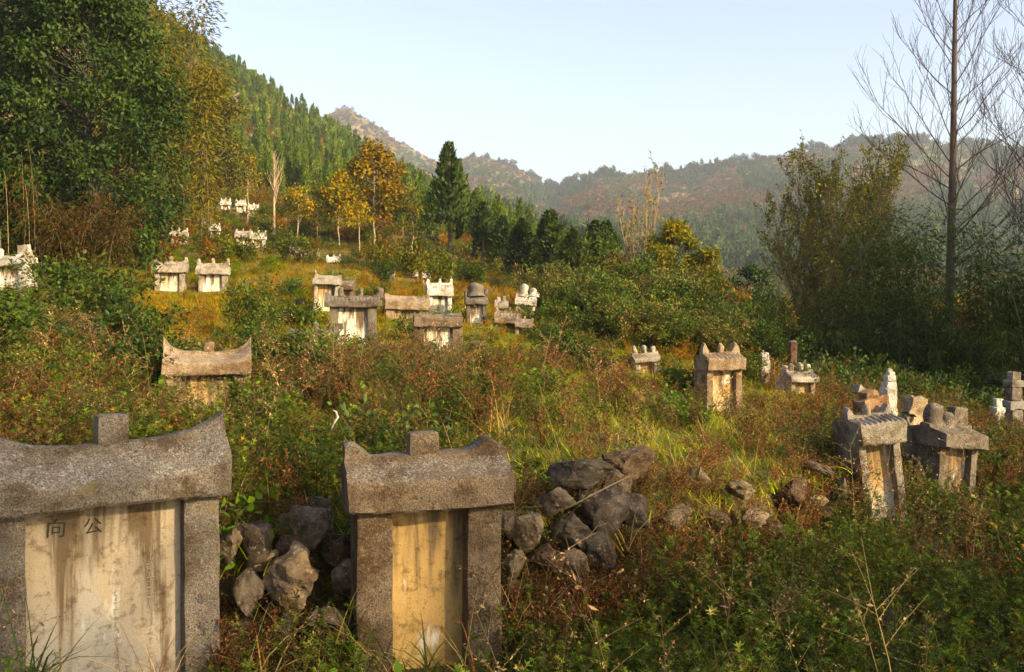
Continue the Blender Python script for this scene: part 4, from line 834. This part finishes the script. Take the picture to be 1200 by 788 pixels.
mb = MB(); mb.tube([at(388, 503, 8.6), at(392, 495, 8.6), at(396, 489, 8.6), at(394, 483, 8.6), at(390, 481, 8.62)], (.006, .010, .012, .010, .004), 5, (.5, .44, .34)); tag(link('curled_stalk', mb.build('curled_stalk', True), M_BARK), 'pale curled stalk in weeds above the rock wall', 'stalk')

# ------------------------------------------------------------------ trees
def tree_at(name, label, meshes, px, d, s=1.0, rz=0., py=None, group=None, parts=('trunk', 'crown')):
    p = gpt(px, d) if py is None else at(px, py, d)
    return plant_thing(name, label, 'tree', meshes, p, s, rz, group, parts)
DKG = [(.028, .05, .016), (.04, .065, .02), (.055, .08, .026), (.022, .038, .014)]
OLV = [(.10, .10, .022), (.075, .085, .02), (.14, .12, .028), (.055, .065, .018)]
# left: big broadleaf, bamboo and olive crowns
tree_at('broadleaf_tree', 'huge dark glossy broadleaf tree at the upper left', leafy_tree(401, 10.5, 5.4, .06, 330, 130, .17, [(.028, .05, .015), (.042, .068, .019), (.065, .092, .025), (.020, .036, .011)], .22, .7, .058, asp=.55, shape=.8, hollow=.35, bark=(.06, .05, .035)), 105, 30, 1.0)
tree_at('broadleaf_tree', 'dark broadleaf tree filling the top left corner', leafy_tree(402, 11, 5.0, .12, 150, 140, .18, DKG + [(.06, .05, .02)], .2, .7, .065, asp=.5, shape=.8, hollow=.35, bark=(.06, .05, .035)), 0, 33, 1.0)
tree_at('broadleaf_tree', 'dark tree running out of the left edge', leafy_tree(403, 11, 5.0, .1, 70, 170, .22, DKG, .2, .8, .1), -95, 29, 1.0)
BBG = [(.15, .13, .025), (.20, .155, .03), (.10, .105, .022), (.26, .17, .03)]
tree_at('bamboo_clump', 'yellowish bamboo clump with feathery tips against the sky', bamboo(411, 10.3, 46, 3.0, 560, .24, BBG, (.10, .085, .03), .12, .02, .24, .05), 172, 58, 1.62, parts=('canes', 'crown'))
tree_at('bamboo_clump', 'brownish dry bamboo under the dark tree at left', bamboo(412, 3.2, 26, 1.6, 170, .2, [(.10, .055, .02), (.075, .045, .017), (.06, .055, .016)], (.10, .065, .03)), 92, 27, 1.0, parts=('canes', 'crown'))
tree_at('bamboo_clump', 'tall thin pale-caned bamboo at the left edge', bamboo(413, 4.6, 7, 1.0, 60, .2, [(.16, .09, .03), (.08, .07, .02)], (.24, .17, .08), .05), 24, 26.5, 1.0, parts=('canes', 'crown'))
tree_at('broadleaf_tree', 'olive green rounded tree right of the bamboo clump', leafy_tree(404, 7.4, 4.4, .22, 80, 190, .18, OLV, .13, .8, .1), 238, 66, 1.35)
tree_at('broadleaf_tree', 'bright olive sapling crown below the bamboo clump', leafy_tree(405, 4.0, 3.0, .1, 40, 160, .16, OLV + [(.18, .16, .03)], .08, .8, .12), 200, 62, 1.3)
tree_at('bamboo_clump', 'orange-brown bamboo below the olive rounded tree', bamboo(414, 3.6, 20, 1.4, 120, .22, [(.24, .13, .035), (.17, .11, .03), (.10, .09, .02)]), 232, 64, 1.3, parts=('canes', 'crown'))
# slender trees at the edge of the wood
ORG = [(.33, .14, .04), (.38, .19, .045), (.24, .12, .035), (.17, .14, .03), (.12, .13, .03), (.40, .24, .05)]
YEL = [(.36, .25, .04), (.28, .22, .04), (.42, .26, .05), (.20, .18, .035)]
tree_at('maple_tree', 'orange autumn tree in front of the hillside wood', leafy_tree(421, 6.6, 3.8, .34, 46, 85, .26, ORG, .08, .8, .1, (.30, .22, .14), .75), 438, 62, .92, py=288)
tree_at('maple_tree', 'yellow-orange autumn tree left of the orange one', leafy_tree(422, 4.8, 2.3, .42, 26, 70, .22, YEL + [(.4, .17, .04)], .05, .8, .11, (.42, .33, .2), .7), 397, 60, 1.0, py=300)
tree_at('slender_tree', 'pale-trunked leafless slender tree on the upper slope', bare_tree(431, 5.2, .11, .5, 2, (.48, .34, .20), (12, 6), .45, 1.0, tw=2.2), 321, 62, 1.0, py=282)
tree_at('slender_tree', 'thin tree with yellow-green crown right of the pale trunk', leafy_tree(423, 3.4, 1.6, .55, 14, 60, .2, YEL + OLV, .045, .6, .13, (.42, .31, .18)), 349, 58, 1.0, py=289)
tree_at('slender_tree', 'thin orange-barked sapling with small crown near highest tombs', leafy_tree(424, 4.6, 2.0, .5, 16, 60, .2, OLV + YEL, .05, .7, .12, (.42, .27, .14)), 290, 70, 1.0, py=262)
tree_at('slender_tree', 'thin sapling with sparse olive leaves left of the yellow-orange tree', leafy_tree(425, 3.8, 1.5, .5, 14, 50, .2, OLV, .04, .7, .13, (.36, .24, .13)), 372, 60, 1.0, py=294)
tree_at('slender_tree', 'forked pale sapling under the orange autumn tree', leafy_tree(426, 3.0, 1.4, .55, 10, 50, .2, YEL, .04, .7, .14, (.40, .29, .17)), 421, 58, 1.0, py=297)
tree_at('slender_tree', 'yellow-green sapling right of the orange autumn tree', leafy_tree(427, 4.2, 1.8, .3, 20, 70, .2, OLV + [(.2, .2, .05)], .05, .8, .12, (.36, .24, .13)), 484, 62, 1.0, py=294)
CYP = [cypress(441 + i, 5.5, .85 + .12 * i, 1300, .34) for i in range(4)]
CYPB = [cypress(451 + i, 6.0, 1.45, 3200, .30, [(.045, .07, .02), (.065, .09, .024), (.09, .11, .028), (.032, .05, .016)]) for i in range(2)]
for x, d, py, s, k, lb in ((527, 62, 296, .98, 0, 'large dark pointed cypress standing out right of the orange tree'), (645, 52, 340, .60, 1, 'dark cypress with pointed top left of the twin cypresses'), (612, 54, 332, .50, 0, 'cypress between the large dark one and the pointed one'),
        (697, 54, 334, .50, 1, 'left cypress of the dark twin pair above the thicket'), (711, 54, 334, .50, 0, 'right cypress of the dark twin pair above the thicket'), (672, 50, 342, .45, 0, 'short dark cypress beside the twin pair'), (566, 60, 312, .55, 1, 'small cypress close right of the large dark one'), (590, 58, 320, .48, 0, 'small cypress further right of the large dark one')):
    tree_at('cypress_tree', lb, CYPB[k], x, d, (s * (1.45 if x == 527 else 1.9), s * (1.45 if x == 527 else 1.9), s * 1.12), x * .1, py)
# middle distance over the thicket
tree_at('slender_tree', 'wispy pale poplar above the thicket', bare_tree(461, 6.0, .05, .28, 2, (.34, .25, .14), (14, 6), .15, 1.4, YEL + [(.4, .2, .08)], 260, 4, .2, tw=1.6), 750, 46, 1.0, py=345)
tree_at('broadleaf_tree', 'rounded yellow-green tree with orange tips behind the thicket', leafy_tree(428, 3.6, 4.2, .0, 60, 150, .2, [(.28, .24, .04), (.20, .20, .035), (.36, .22, .045), (.14, .15, .03)], .1, .7, .13), 792, 44, 1.0, py=362)
tree_at('broadleaf_tree', 'orange-red low tree at the right end of the thicket', leafy_tree(429, 1.9, 3.4, .0, 26, 60, .18, [(.34, .15, .05), (.24, .13, .04), (.16, .14, .04), (.12, .12, .03)], .08, .7, .15), 842, 46, 1.0, py=380)
tree_at('broadleaf_tree', 'dark green tree behind the orange-red low tree', leafy_tree(430, 3.4, 4.0, .0, 46, 120, .22, DKG + [(.07, .08, .03)], .1, .7, .14), 880, 52, 1.0, py=392)
# right: willow-like shrub tree, bamboo grove, bare poplars
tree_at('willow_tree', 'tall spindly tree with reddish branches and few yellow leaves at right', bare_tree(471, 7.2, .06, .85, 3, (.15, .09, .05), (15, 7, 4), .10, 1.0, [(.21, .20, .035), (.15, .165, .03), (.27, .2, .04), (.11, .13, .025)], 15000, 8, .13, .46, 1.0), 962, 33, 1.0, py=425)
tree_at('broadleaf_tree', 'golden-leaved tree between spindly tree and the tall bare tree', leafy_tree(472, 6.6, 3.8, .1, 60, 130, .17, [(.22, .17, .03), (.15, .14, .03), (.10, .11, .028)], .1, .8, .1), 1018, 36, 1.0, py=440)
GRV = [(.035, .055, .014), (.05, .07, .017), (.026, .042, .012), (.075, .085, .02)]
for i, (x, d, h, n, lb) in enumerate(((905, 27, 2.7, 18, 'low dark bamboo at the left end of the grove'), (985, 26, 3.2, 20, 'dark bamboo under the spindly tree'), (1035, 27.5, 5.6, 26, 'upright bamboo clump with sunlight painted into its greens left of the tall bare tree'), (1078, 25, 3.2, 22, 'low dense bamboo in front of the bare tree trunk'),
        (1150, 26, 5.3, 30, 'bamboo clump with sunlight painted into its greens right of the bare trunk'), (1195, 25, 3.6, 24, 'dark bamboo clump at the right edge'), (1250, 26, 4.2, 22, 'bamboo clump beyond the right edge'), (1125, 23.5, 2.0, 20, 'low dark bamboo behind the right stone pillars'), (950, 24, 2.0, 18, 'short dark bamboo behind the low whitish tomb top'), (1040, 23.5, 2.2, 20, 'short dark bamboo behind the white stacked pillar'))):
    tree_at('bamboo_clump', lb, bamboo(480 + i, h, n, 1.7, 190, .19, GRV if i not in (2, 4) else [(.075, .11, .025), (.10, .135, .03), (.055, .08, .018), (.13, .155, .03)], (.13, .14, .05), .2, .05), x, d, 1.0, py=340 + 1177 * 2.35 / d, parts=('canes', 'crown'))  # two clumps get brighter greens, sunlight painted into the leaf colour
tree_at('bare_tree', 'tall leafless poplar towering over the right grove', bare_tree(491, 13.5, .155, 1.15, 3, (.085, .06, .04), (42, 8, 4), .20, .85, crown_len=.33, tw=1.15, limb=.17), 1113, 30, 1.0, py=432)
tree_at('bare_tree', 'leafless poplar whose branches reach in at the right edge', bare_tree(492, 11.5, .14, 1.15, 3, (.085, .06, .04), (32, 8, 4), .20, .85, crown_len=.34, tw=1.15, limb=.18), 1226, 29, 1.0, py=432)

# trees beside and behind the viewpoint that shade the front tombs and the grove
SHADE2 = leafy_tree(607, 7.6, 5.2, .08, 110, 130, .24, OLV, .12, .8, .14)
SHADE = [leafy_tree(601 + i, 7.6, 4.6, .2, 60, 54, .2, OLV, .12, .8, .13) for i in range(2)]
for i, (x, y, s, lb) in enumerate(((9.2, -4.2, 1.0, 'leafy tree behind the viewpoint shading the big front tomb'), (12.2, -3.2, .98, 'leafy tree behind the viewpoint shading the brown horned tomb'), (14.8, -2.4, .9, 'leafy tree beside the viewpoint shading the tumbled wall'), (17.2, -1.6, .85, 'leafy tree beside the viewpoint shading the weed carpet'),
        (27, 12.5, 2.0, 'tall leafy tree out to the right shading the grove'), (31, 17, 2.1, 'tall leafy tree out to the right shading the bare poplar'), (24.5, 9.5, 1.5, 'leafy tree out to the right shading the low bamboo'), (34, 22.5, 2.1, 'tall leafy tree out to the right behind the grove'))):
    z = CZ - 1.7 if y < 2 else gz(600 + F * x / y, y)
    plant_thing('broadleaf_tree', lb, 'tree', SHADE[i % 2] if i < 4 else SHADE2, (x, y, z), s, i * 1.1)

# hillside wood: the nearest trees one by one, the rest as a mass
def hill_wood():
    r = np.random.default_rng(77); px, d = wedge(6200, -200, 690, 66, 300, r)
    edge = np.interp(px, [-200, 200, 330, 450, 540, 640], [80, 92, 88, 76, 72, 70])
    keep = (d > edge) & (r.random(len(px)) < .25 + .75 * sstep(-.15, .12, wn(px, d, .035, 81))) & (r.random(len(px)) < np.interp(d, [70, 150, 300], [.42, .5, .6]))
    px, d = px[keep], d[keep]; P = finish(px, d); sz = r.uniform(.5, 1.05, len(px)) * np.interp(d, [70, 200], [.75, 1.0])
    vis = (px > 200) & (px < 690); order = np.argsort(np.where(vis, d, 1e6))
    near, rest = order[:270], order[270:]
    for i in near:
        tr_, cr_ = CYP[i % 4]; root = empty('cypress_tree', P[i], (0, 0, r.uniform(0, 6.28))); s = sz[i]; wv = s * r.uniform(.85, 1.45); root.scale = (wv, wv, s * r.uniform(.8, 1.3))
        tag(root, 'narrow green cypress among the many of the hillside wood', 'tree', 'cypresses of the hillside wood'); link('trunk', tr_, M_BARK, root); link('crown', cr_, M_LEAF, root)
    far = [proto('c', cypress(461 + i, 5.5, 1.0 + .1 * i, 420, .62)[1], M_LEAF) for i in range(3)]
    m = len(rest); scatter('hillside_forest', 'mass of cypresses higher up the wooded hill', 'forest', far, P[rest], np.stack([np.zeros(m), np.zeros(m), r.uniform(0, 6.28, m)], -1), sz[rest], r.integers(0, 3, m), np.repeat(r.uniform(.75, 1.25, (m, 1)), 3, 1))
hill_wood()
def far_wood():
    r = np.random.default_rng(78); n = 30000; px = r.uniform(-100, 1400, n); d = np.exp(r.uniform(math.log(330), math.log(1300), n))
    dc = np.interp(px, [500, 640, 700, 1200], [1350, 1250, 1050, 950]); s = (np.log(d) - math.log(330)) / (np.log(dc) - math.log(330))
    patch = sstep(-.06, .1, n2(px / 90, np.log(d) * 4.5, 1., 91, 4) + .10 * band(s, .05, .5, .1) * (px > 640) - .05 * (s > .6))
    ridge = (np.abs(d / dc - .98) < .03) * np.where(px > 660, 1.0, .3) * sstep(-.25, .15, n2(px / 30, px * 0, 1., 93, 2))
    k = (r.random(n) < np.maximum(patch * np.interp(s, [0, .5, 1], [.9, .6, .5]) * (px > 560), ridge)) & (d < dc)
    px, d = px[k], d[k]; P = finish(px, d); m = len(px)
    fc = [proto('c', cypress(465 + i, 6.0, 1.5, 130, 1.25, [(.065, .095, .026), (.085, .12, .032), (.05, .075, .022)])[1], M_LEAF) for i in range(2)] + [proto('c', leafy_tree(469, 6, 5, .15, 12, 22, 1.1, [(.05, .06, .025), (.07, .075, .03)], .1)[1], M_LEAF)]
    pick = np.where(d > dc[k] * .9, np.where(r.random(m) < .75, 2, 0), r.integers(0, 2, m))
    scatter('mountain_forest', 'far patches of conifers on the mountains across the valley', 'forest', fc, P, np.stack([np.zeros(m), np.zeros(m), r.uniform(0, 6.28, m)], -1), r.uniform(.8, 1.8, m), pick, np.repeat(r.uniform(.8, 1.2, (m, 1)), 3, 1))
far_wood()
def mountain_scrub():
    r = np.random.default_rng(79); n = 42000; px = r.uniform(-60, 1300, n); d = np.exp(r.uniform(math.log(310), math.log(1350), n))
    dc = np.interp(px, [500, 640, 700, 1200], [1350, 1250, 1050, 950]); k = (d < dc * 1.02) & ((px > 480) | (d > 700)); px, d = px[k], d[k]; P = finish(px, d); m = len(px)
    b = [proto('b', leafy_tree(475 + i, 2.2, 3.2, .0, 7, 16, .75, [(.10, .085, .045), (.13, .10, .05), (.08, .075, .04)], .03)[1], M_LEAF) for i in range(2)]
    w = n2(px / 45, np.log(d) * 9, 1., 95, 4)[:, None]; g = sstep(-.15, .12, w)
    tint = (np.array([1.4, 1.08, .75]) * (1 - g) + np.array([.8, 1.15, .6]) * g) * r.uniform(.6, 1.35, (m, 1))
    scatter('mountain_scrub', 'rust and green scrub covering the far mountains', 'scrub', b, P, np.stack([np.zeros(m), np.zeros(m), r.uniform(0, 6.28, m)], -1), r.uniform(.7, 1.9, m), r.integers(0, 2, m), tint)
mountain_scrub()

# ------------------------------------------------------------------ haze in the valley air
def haze():
    bm = bmesh.new(); bmesh.ops.create_cube(bm, size=1)
    me = bpy.data.meshes.new('haze'); bm.to_mesh(me); bm.free()
    m = bpy.data.materials.new('haze_air'); m.use_nodes = True; t = m.node_tree; t.nodes.clear()
    out = t.nodes.new('ShaderNodeOutputMaterial'); v = t.nodes.new('ShaderNodeVolumePrincipled')
    v.inputs['Color'].default_value = (.86, .92, 1, 1); v.inputs['Density'].default_value = .00030; v.inputs['Anisotropy'].default_value = .2
    t.links.new(v.outputs[0], out.inputs['Volume'])
    o = link('haze', me, m); tag(o, 'thin bluish haze hanging in the valley air', 'haze', kind='stuff')
    ter = bpy.data.objects['terrain']; co = np.empty(len(ter.data.vertices) * 3, np.float32); ter.data.vertices.foreach_get('co', co); co = co.reshape(-1, 3)
    lo, hi = co.min(0) - 2, co.max(0) + 2; hi[2] += 12
    o.location = (lo + hi) / 2; o.scale = hi - lo
haze()
